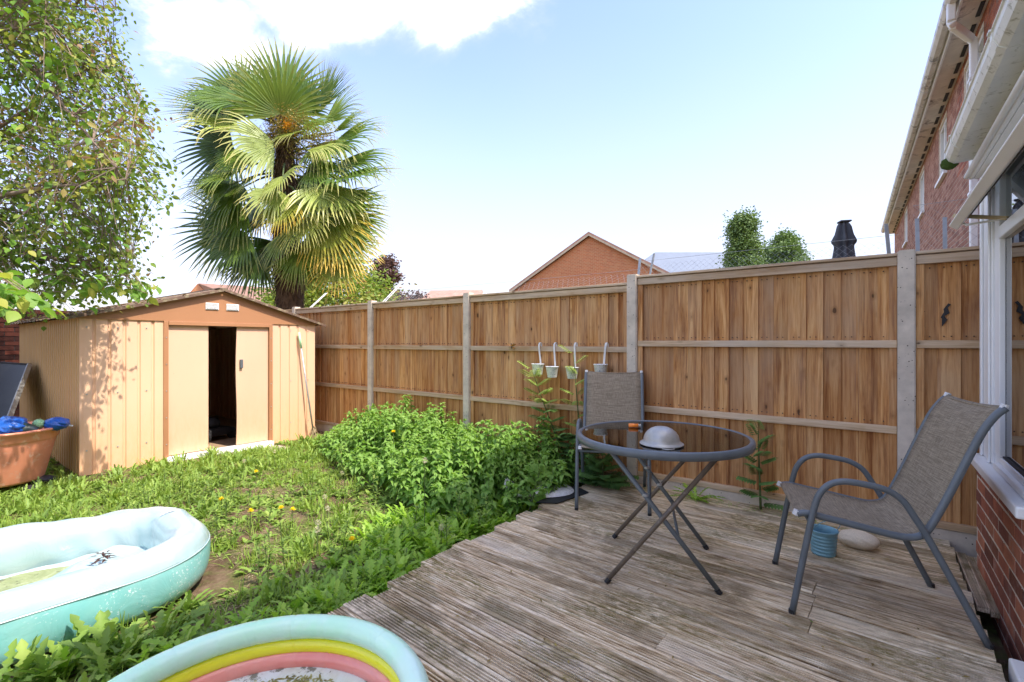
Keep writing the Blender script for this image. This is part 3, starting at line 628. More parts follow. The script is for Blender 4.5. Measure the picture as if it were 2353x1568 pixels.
# left of the shed: brick garden wall, leaning dark pane, tub
gw = empty('garden_wall', (-11.5, -1, -.1), 0, 'red brick garden wall with painted-in shade beyond the left side of the shed', 'wall')
b = MB().box((-.1, -3, 0), (.1, 5.2, 1.9)).build('wall_core', M['dark'], gw)
V = []; F = []; rr = []; 
m = MB()
for k in range(25):
    for j in range(14):
        y = 1.0 + j * .235 - (.117 if k % 2 else 0); m.box((.1, y, k * .076), (.112, y + .225, k * .076 + .065))
me_ = m.mesh('brick_facing', brickstuff('shaded_garden_brick', [(0, (.03, .012, .01)), (1, (.12, .035, .022))])); a_ = me_.attributes.new('rnd', 'FLOAT', 'FACE'); a_.data.foreach_set('value', np.repeat(rng.random(len(me_.polygons)//6), 6).astype(np.float32)); o = link('brick_facing', me_, gw); o['kind'] = 'stuff'  # bricks coloured very dark: the shade under the tree is painted in
t = empty('old_window_pane', (0, 0, 0), 0, 'dark glass panel with a grey metal edge leaning against the shed side', 'glass panel')
a, b_ = at(8, 995, v=.80), at(68, 838, v=1.16)
e = Vector((-1.15, -.12, 0)); MB().add([a, b_, b_ + e, a + e] , [(0,1,2,3)]).build('pane', M['glaze_dark'], t); solid(t.children[0] if t.children else [o for o in C.objects if o.parent == t][0], .008)
MB().bar(a, b_, .045, .03, (1, 0, 0)).build('edge_bar', M['alu'], t, bevel=.003)
MB().bar(b_, b_ + e, .03, .02).build('top_bar', M['dark'], t)

t = empty('terracotta_tub', at(8, 1112, z=-.06) + Vector((-.12, 0, 0)), 0, 'large terracotta plastic tub filled with blue bags beside the shed', 'planter')
prof = [(0, .005), (.28, .0), (.295, .02), (.375, .37), (.383, .39), (.397, .40), (.402, .465), (.438, .48), (.441, .495), (.405, .497), (.38, .465), (.35, .3), (0, .28)]
sc_ = 1.0
MB().lathe(prof, 48).build('tub_body', M['terracotta'], t, True)
tl = t.location.copy()
def blob(name, m, c, r, seed, lab=None, cat=None, parent=None, amp=.35):
    bm = bmesh.new(); bmesh.ops.create_icosphere(bm, subdivisions=4, radius=1); rr = random.Random(seed); ph = [(rr.uniform(2, 9), rr.uniform(2, 9), rr.uniform(2, 9), rr.uniform(0, 6)) for _ in range(6)]
    for v in bm.verts:
        c_ = v.co.copy(); d_ = sum(abs(math.sin(c_.x*a + c_.y*b + c_.z*c2 + f)) for a, b, c2, f in ph) / 6; v.co = c_ * (1 - amp * d_)
    for f in bm.faces: f.smooth = True
    me = bpy.data.meshes.new(name); bm.to_mesh(me); bm.free(); me.materials.append(m); o = link(name, me, parent); o.location = c; o.scale = r
    if lab: tag(o, lab, cat)
    return o
blob('plastic_bag', M['bluebag'], tl + Vector((.20, .02, 0.53)), (.24, .17, .12), 1, 'crumpled blue plastic bag lying left in the terracotta tub', 'bag')
blob('plastic_bag', M['bluebag'], tl + Vector((.24, .34, 0.52)), (.13, .12, .08), 2, 'smaller blue bag at the right rim of the terracotta tub', 'bag')
blob('plastic_bag', plain('lime_bag', (.35, .62, .30), .4), tl + Vector((.22, .22, 0.53)), (.07, .06, .06), 3, 'small lime green wrapper between the two blue bags', 'wrapper')
o = MB().tube(smooth_path([(-.02, -.36, .47), (.1, -.2, .495), (.24, .02, .51), (.30, .12, .505), (.31, .18, .47)]), .055, 14).build('drain_pipe', M['darkgreen'], None, True); o.location = tl; tag(o, 'dark green pipe bend lying in the terracotta tub', 'pipe')
o = MB().bar((0, 0, 0), (.04, .11, -.03), .012).build('wooden_peg', M['hook']); o.location = tl + Vector((.25, .34, .52)); tag(o, 'short white stick lying over the rim of the tub', 'stick')
blob('dark_rag', M['dark'], at(98, 1103, z=-.08), (.09, .12, .05), 7, 'crumpled black plastic on the soil beside the tub', 'rag'); blob('dark_rag', M['dark'], at(70, 1122, z=-.08), (.10, .07, .03), 8, 'flat black scrap nearest the camera beside the tub', 'rag')

# ------------------------------------------------------------------ bay window and near eaves of the house
house = empty('house_extension', (.49, 2.7, 0), 0, 'brick bay with white window, sill and mossy gutter at the right edge', 'house'); HL = Vector((.49, 2.7, 0))
def hs(mb, nm, m, par=None, off=None, **k):
    mb.v = [tuple(Vector(p) - (off or HL)) for p in mb.v]; return mb.build(nm, m, par or house, **k)
wall = hs(MB().box((.4925, 2.70, -.2), (.62, 3.848, .548)), 'bay_wall', M['mortar'])
bmesh_cache = {}
rb = random.Random(3)
for k in range(10):
    z = -.19 + k * .0745; y = 2.70 - (.11 if k % 2 else 0)
    while y < 3.85:
        a, b_ = max(y, 2.702), min(y + .215, 3.852)
        if b_ - a > .03:
            key = round(b_ - a, 3)
            if key not in bmesh_cache:
                bm = bmesh.new(); bmesh.ops.create_cube(bm, size=1, matrix=Matrix.Diagonal((.1, key, .0645, 1))); bmesh.ops.bevel(bm, geom=bm.edges[:], offset=.003, segments=1, affect='EDGES')
                me = bpy.data.meshes.new('brick'); bm.to_mesh(me); bm.free(); me.materials.append(M['brick']); bmesh_cache[key] = me
            o = link('brick', bmesh_cache[key], wall); o.location = Vector((.54 + rb.uniform(-.0015, .0015), (a+b_)/2, z + .032)) - HL
        y += .225
hs(MB().box((.455, 2.70, .552), (.60, 3.885, .60)), 'window_sill', M['white'], bevel=.008)
win = hs(MB().box((.512, 3.56, .603), (.60, 3.83, 2.20)), 'window_frame', M['white_clean'], bevel=.006)
W0 = HL
def wf(a, b_, nm='frame_bar', m='white_clean', bev=.004): o = hs(MB().box(a, b_), nm, M[m], bevel=bev); return o
wf((.522, 3.44, .664), (.60, 3.556, 2.198)); wf((.50, 3.575, .603), (.5115, 3.61, 2.19)); wf((.50, 3.79, .603), (.5115, 3.825, 2.19))
wf((.525, 2.70, .603), (.60, 3.557, .662)); wf((.50, 2.70, .603), (.5245, 3.45, .632))
wf((.518, 2.70, 1.775), (.60, 3.438, 1.835)); wf((.522, 2.70, 2.14), (.60, 3.438, 2.20))
wf((.5445, 3.425, .664), (.5535, 3.4385, 1.774), 'gasket', 'dark', 0); wf((.532, 2.7, .6625), (.56, 3.424, .672), 'gasket', 'dark', 0)
g_ = hs(MB().box((.545, 2.70, .673), (.553, 3.424, 1.774)), 'window_pane', M['window_glass'])
g_ = hs(MB().box((.545, 2.70, 1.836), (.553, 3.424, 2.139)), 'window_pane', M['window_glass'])
hs(MB().box((1.4, 2.0, -.1), (1.45, 3.83, 2.3)), 'inner_wall', M['interior']); hs(MB().box((.62, 3.78, -.1), (1.39, 3.83, 2.3)), 'inner_side_wall', M['interior'])
hs(MB().box((.62, 2.0, -.15), (1.39, 3.77, -.1)), 'inner_floor', M['timber'])
V = []
for k in range(41): V += [(.592 + .012 * math.sin(k * 1.35), 2.6 + k * .0292, .665), (.592 + .010 * math.sin(k * 1.35), 2.6 + k * .0292, 2.135)]
hs(MB().add(V, [(2*i, 2*i+2, 2*i+3, 2*i+1) for i in range(40)]), 'net_curtain', plain('cream_curtain', (.88, .84, .74), .9, .05), smooth=True, recalc=False)
# open top light
hng = Vector((.522, 0, 2.15)); low = Vector((.345, 0, 1.895)); dn = (low - hng).normalized(); nn = Vector((dn.z, 0, -dn.x)) * -1
sash = MB()
def sb(a0, a1, y0, y1, t0=0, t1=.045):
    v = []
    for yy in (y0, y1):
        for s, tt in ((a0, t0), (a1, t0), (a1, t1), (a0, t1)): v.append(Vector((hng.x, yy, hng.z)) + dn * s + nn * tt)
    return MB().add(v, [(0,1,2,3),(7,6,5,4),(0,4,5,1),(1,5,6,2),(2,6,7,3),(3,7,4,0)])
Ls = (low - hng).length
s1 = hs(sb(Ls - .06, Ls, 1.55, 3.60), 'open_sash', M['white_clean'], bevel=.005); hs(sb(0, .05, 1.55, 3.60), 'sash_top_bar', M['white_clean'], bevel=.005); hs(sb(.051, Ls - .061, 3.54, 3.60), 'sash_side_bar', M['white_clean'], bevel=.005)
hs(sb(.051, Ls - .061, 1.55, 3.539, .014, .022), 'sash_pane', M['window_glass']); hs(sb(Ls - .072, Ls - .062, 1.55, 3.53, -.006, .05), 'gasket', M['dark'])
hs(MB().bar(Vector((hng.x, 3.47, hng.z)) + dn * (Ls - .03) - nn * .01, Vector((.53, 3.30, 1.85)), .012, .02), 'window_stay', plain('brass_stay', (.45, .36, .22), .4, .2, metal=.6), bevel=.002)
hs(MB().tube([Vector((.53, 3.30, 1.85)), Vector((.40, 3.42, 1.86)), Vector((.37, 3.50, 1.90))], .006, 6), 'stay_arm', M['hook'])
# eaves: fascia, soffit, gutter with joints, roof above
hs(MB().box((.46, 1.2, 2.203), (.48, 3.87, 2.36)), 'fascia', M['white'], bevel=.004); hs(MB().box((.481, 1.2, 2.203), (.62, 3.87, 2.215)), 'soffit_board', M['white'])
hs(MB().tube([(.452, 1.2, 2.222), (.452, 3.86, 2.222)], .016, 8), 'fascia_moulding', M['white'], smooth=True)
gp = [(0, .066), (0, .0), (.082, -.004), (.104, .012), (.116, .040), (.117, .064), (.124, .068), (.124, .074), (.108, .074), (.106, .042), (.098, .022), (.08, .006), (.006, .008), (.006, .066)]
def gut(y0, y1, sc=1, z=2.27): 
    return MB().prism([(-x * sc, zz * sc) for x, zz in gp], (.459, y0, z), (1,0,0), (0,0,1), (0,1,0), y1 - y0)
hs(gut(1.2, 3.70), 'gutter', M['gutter'], bevel=.002)
for y in (1.75, 2.35, 3.42): hs(MB().prism([(-x * 1.045 + .001, zz * 1.045) for x, zz in gp], (.459, y, 2.2685), (1,0,0), (0,0,1), (0,1,0), .035), 'gutter_joint', M['gutter'])
blob('moss', plain('wet_moss', (.05, .09, .01), .9, .4, 40), Vector((.36, 3.71, 2.275)) - HL, (.05, .025, .045), 5, parent=house)
hs(MB().prism([(.40, 2.365), (.42, 2.39), (1.20, 2.95), (1.20, 2.92)], (0, 1.2, 0), (1,0,0), (0,0,1), (0,1,0), 2.75), 'roof', M['tile'])
n=120
o = MB().box((.425, 1.5, -.06), (.62, 2.64, .03)).build('door_step', M['white'], bevel=.008); tag(o, 'white plastic door threshold at the bottom right corner', 'door step')

# ------------------------------------------------------------------ terrace row with the upper windows
TO = Vector((1.155, 3.5, 0)); TR = math.atan(.028)
ter = empty('terrace_house', TO, TR, 'two storey red brick terrace with white eaves, windows and downpipe at the right', 'house')
HW = 5.03; S0, S1 = -7.0, 17.8
wins = []   # (s0,s1,z0,z1)
for a, b_ in ((4.15, 5.35), (6.75, 7.60), (9.60, 10.50), (13.2, 14.1)): wins.append((a, b_, 3.98, 4.90))
wins.append((-3, -1.6, 3.98, 4.9))
wl = MB()
ss = sorted({S0, S1, *[w[0] for w in wins], *[w[1] for w in wins]})
for a, b_ in zip(ss[:-1], ss[1:]):
    w = [w for w in wins if w[0] <= a < w[1]]
    if w: wl.box((0, a, -.2), (.25, b_, w[0][2])); wl.box((0, a, w[0][3]), (.25, b_, HW + .15))
    else: wl.box((0, a, -.2), (.25, b_, HW + .15))
wo = wl.build('wall', M['mortar'], ter)
bb = MB(); near = []
k = 0; z = .0
while z < HW:
    y = S0 + (.1125 if k % 2 else 0)
    while y < S1:
        if z > 1.6 and y > .5:
            iv = [(y, min(y + .215, S1))]
            for w in wins:
                if w[2] - .06 < z < w[3]:
                    iv = [q for p_, q_ in iv for q in ((p_, min(q_, w[0])), (max(p_, w[1]), q_)) if q[1] - q[0] > .012]
            for p_, q_ in iv:
                if 2.0 < y < 5.6 and z > 3.6 and q_ - p_ > .21: near.append((p_, z))
                else: bb.box((-.003, p_, z), (.0, q_, z + .064))
        y += .225
    z += .075; k += 1
for (y, z) in sorted(near, key=lambda q: -q[1])[300:]: bb.box((-.003, y, z), (.0, y + .215, z + .064))
me_ = bb.mesh('brickwork', M['brick_wall']); a_ = me_.attributes.new('rnd', 'FLOAT', 'FACE'); a_.data.foreach_set('value', np.repeat(rng.random(len(me_.polygons)//6), 6).astype(np.float32))
o = link('brickwork', me_, wo); o['kind'] = 'stuff'
bk = MB().box((-.003, 0, 0), (.01, .215, .064)).mesh('brick', M['brick'])
near.sort(key=lambda q: -q[1])
for (y, z) in near[:300]:
    o = link('brick', bk, wo); o.location = (0, y, z)
for w in wins:
    m = MB(); a, b_, z0, z1 = w
    m.box((.02, a, z0), (.11, a + .06, z1)); m.box((.02, b_ - .06, z0), (.11, b_, z1)); m.box((.02, a + .06, z0), (.11, b_ - .06, z0 + .06)); m.box((.02, a + .06, z1 - .06), (.11, b_ - .06, z1))
    mid = (a + b_) / 2; m.box((.022, mid - .03, z0 + .06), (.108, mid + .03, z1 - .06)); f = m.build('window', M['white_clean'], ter)
    MB().box((.075, a + .061, z0 + .061), (.082, b_ - .061, z1 - .061)).build('pane', M['window_glass'], f); MB().box((-.05, a - .06, z0 - .05), (.08, b_ + .06, z0 - .002)).build('sill', M['white'], f)
    MB().box((.24, a, z0), (.26, b_, z1)).build('curtain', plain('curtain', (.55, .55, .55), .9, .05), f)
# soffit, fascia, gutter, roof
MB().box((-.235, S0, HW), (.0, S1 + .1, HW + .015)).build('soffit', M['soffit'], ter)
m = MB(); y = 1.0
while y < S1: m.box((-.07, y, HW - .012), (-.03, y + .30, HW - .0005)); y += .48
o = m.build('soffit_vents', M['dark'], ter); o['kind'] = 'stuff'
MB().box((-.257, S0, HW - .015), (-.236, S1 + .1, HW + .17)).build('fascia', M['white'], ter)
y = 1.2
while y < S1:
    MB().prism([(0, .09), (.0, .02), (-.03, -.01), (-.08, -.01), (-.115, .03), (-.12, .095), (-.105, .095), (-.10, .04), (-.07, .01), (-.02, .01)], (-.259, y, HW + .05), (1,0,0), (0,0,1), (0,1,0), min(1.0, S1 - y) - .02).build('gutter_length', M['fargutter'], ter); y += 1.0
m = MB().prism([(-.33, HW + .17), (-.33, HW + .22), (4.0, 7.4), (8.4, HW + .22), (8.4, HW + .1), (4.0, 7.3)], (0, S0, 0), (1,0,0), (0,0,1), (0,1,0), S1 - S0 + .1); m.build('roof', M['tile'], ter)
MB().box((.3, S0, -.2), (8, S0 + .25, HW)).build('end_wall', M['brick'], ter); MB().box((.3, S1 - .25, -.2), (8, S1, HW)).build('end_wall', M['brick'], ter)
dp = [(-.32, 3.85, HW + .06), (-.32, 3.85, HW - .14), (-.30, 3.90, HW - .17), (-.09, 4.30, HW - .19), (-.06, 4.33, HW - .22), (-.055, 4.34, .0)]
m = MB()
for a, b_ in zip(dp[:-1], dp[1:]): m.bar(a, b_, .075, .075, (0, 1, .1))
m.build('downpipe', M['white_clean'], ter, bevel=.012)
for z in (4.35, 3.0, 1.9): MB().box((-.105, 4.27, z), (-.001, 4.41, z + .03)).build('pipe_clip', M['white_clean'], ter)

# ------------------------------------------------------------------ distant houses
def P3(x, y, Y): return at(x, y, Y=Y)
t = empty('gable_house', cw(3.9, 24), 0, 'orange brick house gable rising behind the fence centre', 'house'); TL = t.location.copy()
A = cw(.154, 26); B_ = cw(7.65, 22); d = (B_ - A).normalized(); back = Vector((-d.y, d.x, 0)); back = back if back.dot(cw(0, 1)) > 0 else -back
Wg = (B_ - A).length; ev, pk = 4.04, 6.55
m = MB().prism([(0, -.2), (Wg, -.2), (Wg, ev), (Wg/2, pk), (0, ev)], A - TL, d, (0,0,1), back, 9); m.build('wall', M['gable_brick'], t)
rm = MB()
for s in (0, 1):
    e0 = (-.25, ev - .10) if s == 0 else (Wg + .25, ev - .10); hh = (Wg/2, pk + .05)
    rm.prism([e0, hh, (hh[0], hh[1] + .14), (e0[0], e0[1] + .14)], A - TL - back * .2, d, (0,0,1), back, 9.4)
rm.build('roof', M['tile'], t)
rm = MB()
for s in (0, 1):
    e0 = (-.25, ev - .16) if s == 0 else (Wg + .25, ev - .16); hh = (Wg/2, pk - .01)
    rm.prism([e0, hh, (hh[0], hh[1] + .09), (e0[0], e0[1] + .09)], A - TL - back * .21, d, (0,0,1), back, .04)
rm.build('bargeboard', plain('cream_bargeboard', (.50, .42, .30), .7), t)
def simple_house(name, lab, pts, Y, roofm, wallm, depth=7, gable=None):
    """pts: left eave, left ridge, right ridge, right eave in picture terms"""
    p = [P3(x, y, Y + (depth/2 if i in (1, 2) else 0)) for i, (x, y) in enumerate(pts)]; t = empty(name, (p[0] + p[3]) / 2, 0, lab, 'house'); t.location.z = -.1; L0 = t.location.copy()
    f = cw(0, 1); rf_ = [p[0] - L0, p[3] - L0, p[2] - L0, p[1] - L0]; bk_ = [p[0] + f * depth - L0, p[3] + f * depth - L0]
    b = MB().add(rf_ + bk_, [(0,1,2,3), (5,4,3,2), (0,3,4), (1,5,2)]).build('roof', roofm, t)
    z0 = 0; q = [p[0] - L0, p[3] - L0, bk_[1], bk_[0]]; q = [Vector((v.x, v.y, v.z - .02)) for v in q]
    b = MB().add([Vector((v.x, v.y, z0)) for v in q] + q, [(0,1,5,4),(1,2,6,5),(2,3,7,6),(3,0,4,7)]).build('wall', wallm, t); return t
simple_house('distant_house', 'pale grey roofed house between the brick gable and the conifer', [(1430, 640), (1505, 580), (1668, 580), (1700, 640)], 36, M['tile_grey'], M['interior'])
simple_house('distant_house', 'small pinkish tiled roof over the fence left of the brick gable', [(955, 696), (990, 668), (1108, 666), (1120, 696)], 42, M['tile'], M['gable_brick'])
t = empty('distant_house', at(460, 700, Y=30), 0, 'tiled roof house with brick gable peeping behind the shed and palm', 'house'); t.location.z = 0; L0 = t.location.copy()
A1, A2, A3 = P3(430, 684, 30), P3(457, 653, 30), P3(484, 680, 29.4); A4 = P3(640, 664, 25); A5 = P3(640, 720, 23)
MB().add([A1 - L0, A2 - L0, A3 - L0, Vector((A3.x, A3.y, 0)) - L0, Vector((A1.x, A1.y, 0)) - L0], [(0,1,2,3,4)]).build('gable_wall', M['gable_brick'], t); solid([o for o in C.objects if o.parent == t][0], .2)
o = MB().add([A2 - L0 + Vector((0, 0, .03)), A4 - L0 , A5 - L0, A3 - L0 + Vector((0, 0, -.02))], [(0,1,2,3)]).build('roof', M['tile'], t); solid(o, .12)
o = MB().add([A3 - L0, A5 - L0, Vector((A5.x, A5.y, 0)) - L0, Vector((A3.x, A3.y, 0)) - L0], [(0,1,2,3)]).build('wall', M['gable_brick'], t)

# ------------------------------------------------------------------ trees beyond the fence
def clump_tree(name, lab, base, H, spread, mat, n, size, shape='round', trunk_r=.08, group=None, z0=.25):
    t = empty(name, base, 0, lab, 'tree', group); c = []
    MB().tube([(0,0,0), (.05,0,H*.4), (0,.05,H*.9)], [trunk_r, trunk_r*.7, trunk_r*.15], 8).build('trunk', M['twig'], t, True)
    nb = 80; pts = []; 
    for i in range(nb):
        h = z0 + (1 - z0) * random.random(); 
        r = spread * ((1.03 - h) ** .75 * (1 if shape == 'cone' else 0) + (0 if shape == 'cone' else math.sin(PI * min(.97, max(.08, (h - z0) / (1 - z0)))) ** .6)) * (.55 + .5 * random.random())
        a = random.random() * 2 * PI; c.append((r * math.cos(a), r * math.sin(a), H * h))
    c.append((0, 0, H * .97)); c = np.array(c); k = rng.integers(0, len(c), n); cs = spread * .21
    P = c[k] + rng.normal(0, 1, (n, 3)) * [cs, cs, cs * .8]; 
    m = MB()
    for q in c[:40]: m.tube([(0, 0, q[2] * .75), tuple(q)], [trunk_r * .25, trunk_r * .06], 4)
    m.build('branches', M['twig'], t)
    d = az_dirs(n, -.6, .7); NB().add(leaves(P, d, size * (.6 + .8 * rng.random(n)), size * .6, (.15, 1, .8, .05), .3, .15, roll=rng.random(n) * 2, rnd=np.clip(rng.random(n) * .5 + .5 * rng.random(len(c))[k], 0, 1))).build('crown', mat, t); return t
b = at(1708, 620, Y=15); b.z = -.1; clump_tree('conifer_tree', 'dense green conifer behind the fence right of the pale roof', b, at(1708, 506, Y=15).z + .1, .78, M['conifer'], 34000, .075, 'cone', z0=.45)
b = at(1800, 620, Y=17); b.z = -.1; clump_tree('leafy_tree', 'lighter green bushy tree just right of the conifer', b, at(1800, 545, Y=17).z + .1, .72, M['conifer'], 22000, .075, 'round', z0=.45)
b = at(770, 620, Y=13); b.z = -.1; clump_tree('garden_tree', 'green leafy tree behind and right of the palm trunk', b, at(790, 590, Y=13).z + .1, 1.5, M['tree_leaf'], 22000, .09, 'round')
b = at(885, 620, Y=15); b.z = -.1; clump_tree('copper_tree', 'purple leaved tree over the fence right of the palm', b, at(880, 602, Y=15).z + .1, .6, M['copper'], 12000, .09, 'round')
b = at(950, 620, Y=17); b.z = -.1; clump_tree('copper_tree', 'low dark purple shrub tree left of the small pink roof', b, at(940, 672, Y=17).z + .1, .6, M['copper'], 3500, .09, 'round')
b = at(700, 620, Y=16); b.z = -.1; clump_tree('garden_tree', 'darker green tree directly behind the palm trunk', b, at(720, 640, Y=16).z + .1, 1.0, M['conifer'], 7000, .10, 'round')

# closed parasol beyond the fence
b = at(1940, 600, Y=6.4); b.z = -.1; t = empty('closed_parasol', b, .4, 'closed dark grey parasol standing behind the fence', 'parasol'); zt = at(1938, 508, Y=6.4).z + .1; k_ = 6.4 / 1100
MB().tube([(0,0,0), (0,0,zt)], .022, 10).build('pole', M['grey_metal'], t)
MB().box((-.068, -.068, zt - .022), (.068, .068, zt)).build('top_cap', M['parasol'], t, bevel=.01)
V = []; n = 56; prof = [(.05, zt - .031), (.066, zt - .07), (.076, zt - .13), (.086, zt - .18), (.102, zt - .22), (.116, zt - .26), (.112, zt - .29), (.094, zt - .32), (.090, zt - .35), (.098, zt - .42), (.12, zt - .60), (.135, zt - .9), (.11, zt - 1.3)]
for r, z in prof: V += [(r * (1 + .30 * math.sin(7 * 2*PI*k/n + z * 3)) * math.cos(2*PI*k/n), r * (1 + .30 * math.sin(7 * 2*PI*k/n + z * 3)) * math.sin(2*PI*k/n), z + .01 * math.sin(k * .9)) for k in range(n)]
MB().add(V, [(i*n+k, i*n+(k+1) % n, (i+1)*n+(k+1) % n, (i+1)*n+k) for i in range(len(prof)-1) for k in range(n)]).build('canopy', M['parasol'], t, True)
# ------------------------------------------------------------------ palm
def fan_frond(name, hub, tip_dir, nor, L, mat, seed, nl=40, spread=125, droop=.5, parent=None, petiole=None, split=.5):
    """palmate frond: leaflets radiate from the hub in the plane (tip_dir, side) with normal nor"""
    r = np.random.default_rng(seed); d = Vector(tip_dir).normalized(); nz = Vector(nor); nz = (nz - d * nz.dot(d)).normalized(); sd = d.cross(nz).normalized()
    ang = np.radians(np.linspace(-spread, spread, nl)) + r.normal(0, .012, nl); d_, s_, n_ = np.array(d), np.array(sd), np.array(nz)
    D = np.cos(ang)[:, None] * d_ + np.sin(ang)[:, None] * s_ + n_ * (.10 + .05 * np.cos(ang))[:, None]
    LL = L * (.80 + .20 * np.cos(ang * .8)) * (1 - .05 * r.random(nl)); wd = L * 2 * math.sin(math.radians(min(spread, 110)) / nl) * .62
    K = 8; prof = (.12, .62, .92, .9, .72, .5, .28, .05); n = nl
    up = np.tile(n_, (n, 1)); p = np.tile(np.array(hub, float), (n, 1)); dd = nrm(D); V = np.zeros((n, K, 3, 3))
    dr = droop * (.75 + .5 * r.random(n)) ; kink = r.random(n) < .35
    for k in range(K):
        side = nrm(np.cross(dd, up)); nn = np.cross(side, dd); w = wd * prof[k] * (.5 if k else .5); fo = .42
        V[:, k, 0] = p - side * w + nn * w * fo; V[:, k, 2] = p + side * w + nn * w * fo; V[:, k, 1] = p
        t = k / (K - 1); g = dr * (0.02 if t < split else .36) * (1 + kink * (t > .55) * 1.6)
        dd = nrm(dd + np.array([0, 0, -1.]) * g[:, None] + r.normal(0, .015, (n, 3)) * (t > .4)); p = p + dd * (LL / (K - 1))[:, None]
    idx = np.arange(n*K*3).reshape(n, K, 3); F = np.stack([np.stack([idx[:, :-1, c], idx[:, :-1, c+1], idx[:, 1:, c+1], idx[:, 1:, c]], -1) for c in (0, 1)], 2).reshape(-1, 4)
    ra = np.repeat(r.random() * .6 + .4 * r.random(n), (K-1)*2); ta = np.tile(np.repeat(np.linspace(0, 1, K-1), 2), n)
    o = link(name, np_mesh(name, V.reshape(-1, 3), F, mat, {'rnd': ra, 't': ta}), parent)
    if petiole is not None:
        a, b = Vector(petiole), Vector(hub); mid = (a + b) / 2 + Vector((0, 0, .06)); MB().tube(smooth_path([a, mid, b], 3), [.020] * 4 + [.013] * 3, 6).build('petiole', M['stem'], o, True)
    return o
PY = 8.85
def pc(x, y, dep=0): return at(x, y, Y=PY + dep)
base = at(668, 786, Y=PY); base.z = -.12
palm = empty('palm_tree', base, 0, 'tall fan palm with orange fruit and shaggy trunk behind the shed', 'palm tree'); PB = base.copy()
tp = [Vector((0,0,0)), pc(667, 690) - PB, pc(662, 600) - PB, pc(655, 480) - PB, pc(655, 350) - PB, pc(652, 255) - PB]
path = smooth_path(tp, 8); rr_ = random.Random(8)
n = 28; V = []; 
for i, p in enumerate(path):
    f = i / (len(path) - 1); r = .235 - .03 * f - (.11 * max(0, f - .55) / .45)
    for k in range(n):
        a = 2*PI*k/n; q = r * (1 + .10 * math.sin(a * 5 + i * 2.3) + rr_.uniform(-.09, .09)); V.append(p + Vector((q*math.cos(a), q*math.sin(a), rr_.uniform(-.01, .01))))
MB().add(V, [(i*n+k, i*n+(k+1) % n, (i+1)*n+(k+1) % n, (i+1)*n+k) for i in range(len(path)-1) for k in range(n)]).build('trunk', plain('palm_trunk', (.13, .08, .045), .95, .5, 14, bump=1), palm, True)
# hanging fibre and old leaf bases
m = 5200; ti = rng.random(m) * (len(path) - 1.01); ii = ti.astype(int); fr = ti - ii; PA = np.array([tuple(p) for p in path]); pos = PA[ii] * (1 - fr)[:, None] + PA[ii+1] * fr[:, None]
a = rng.random(m) * 2 * PI; rad = .225 - .04 * (ti / len(path)); pos += np.stack([np.cos(a) * rad, np.sin(a) * rad, 0 * a], -1); dr = np.stack([np.cos(a + rng.normal(0, .5, m)) * .6, np.sin(a + rng.normal(0, .5, m)) * .6, -.3 + .9 * rng.random(m) * (rng.random(m) < .5) - .3], -1)
o = NB().add(leaves(pos, dr, .10 + .16 * rng.random(m), .016, (1, .8, .4, .1), .9, .1, cols=2)).build('trunk_fibre', M['fibre'], palm); o['kind'] = 'stuff'
cf, cr, cu = Vector((-.6, .8, 0)), Vector((.8, .6, 0)), Vector((0, 0, 1))     # away from the viewer / right / up in the place
DEG = 220
def F_(x, y, ang, L, mat, tilt=.5, dep=-.3, spread=115, droop=.5, nl=27, face=1, sy=None):
    """frond by hub position, tip heading in the picture plane, tilt of its face"""
    F_.k += 1; a = R(ang); d = cr * math.cos(a) + cu * math.sin(a) - cf * tilt * .8
    nor = (-cf * face) * (1 - abs(tilt) * .3) + cu * (.55 + .5 * tilt)
    if spread > 30: nor = Matrix.Rotation(random.gauss(0, .28), 3, d.normalized()) @ nor; spread *= random.uniform(.82, 1.08); droop *= random.uniform(.6, 1.3)
    hub = pc(x, y, dep) - PB; py = sy if sy is not None else y + (30 if ang > 0 and ang < 180 else -30)
    src = pc(655, min(640, max(255, py)), 0) - PB
    fan_frond('frond', hub, d, nor, L * (1.10 if abs(x - 655) > 75 else 1.0) * random.uniform(.94, 1.08) * (PY + dep) / 1100, M[mat], F_.k, nl, spread, droop, palm, src)
F_.k = 100
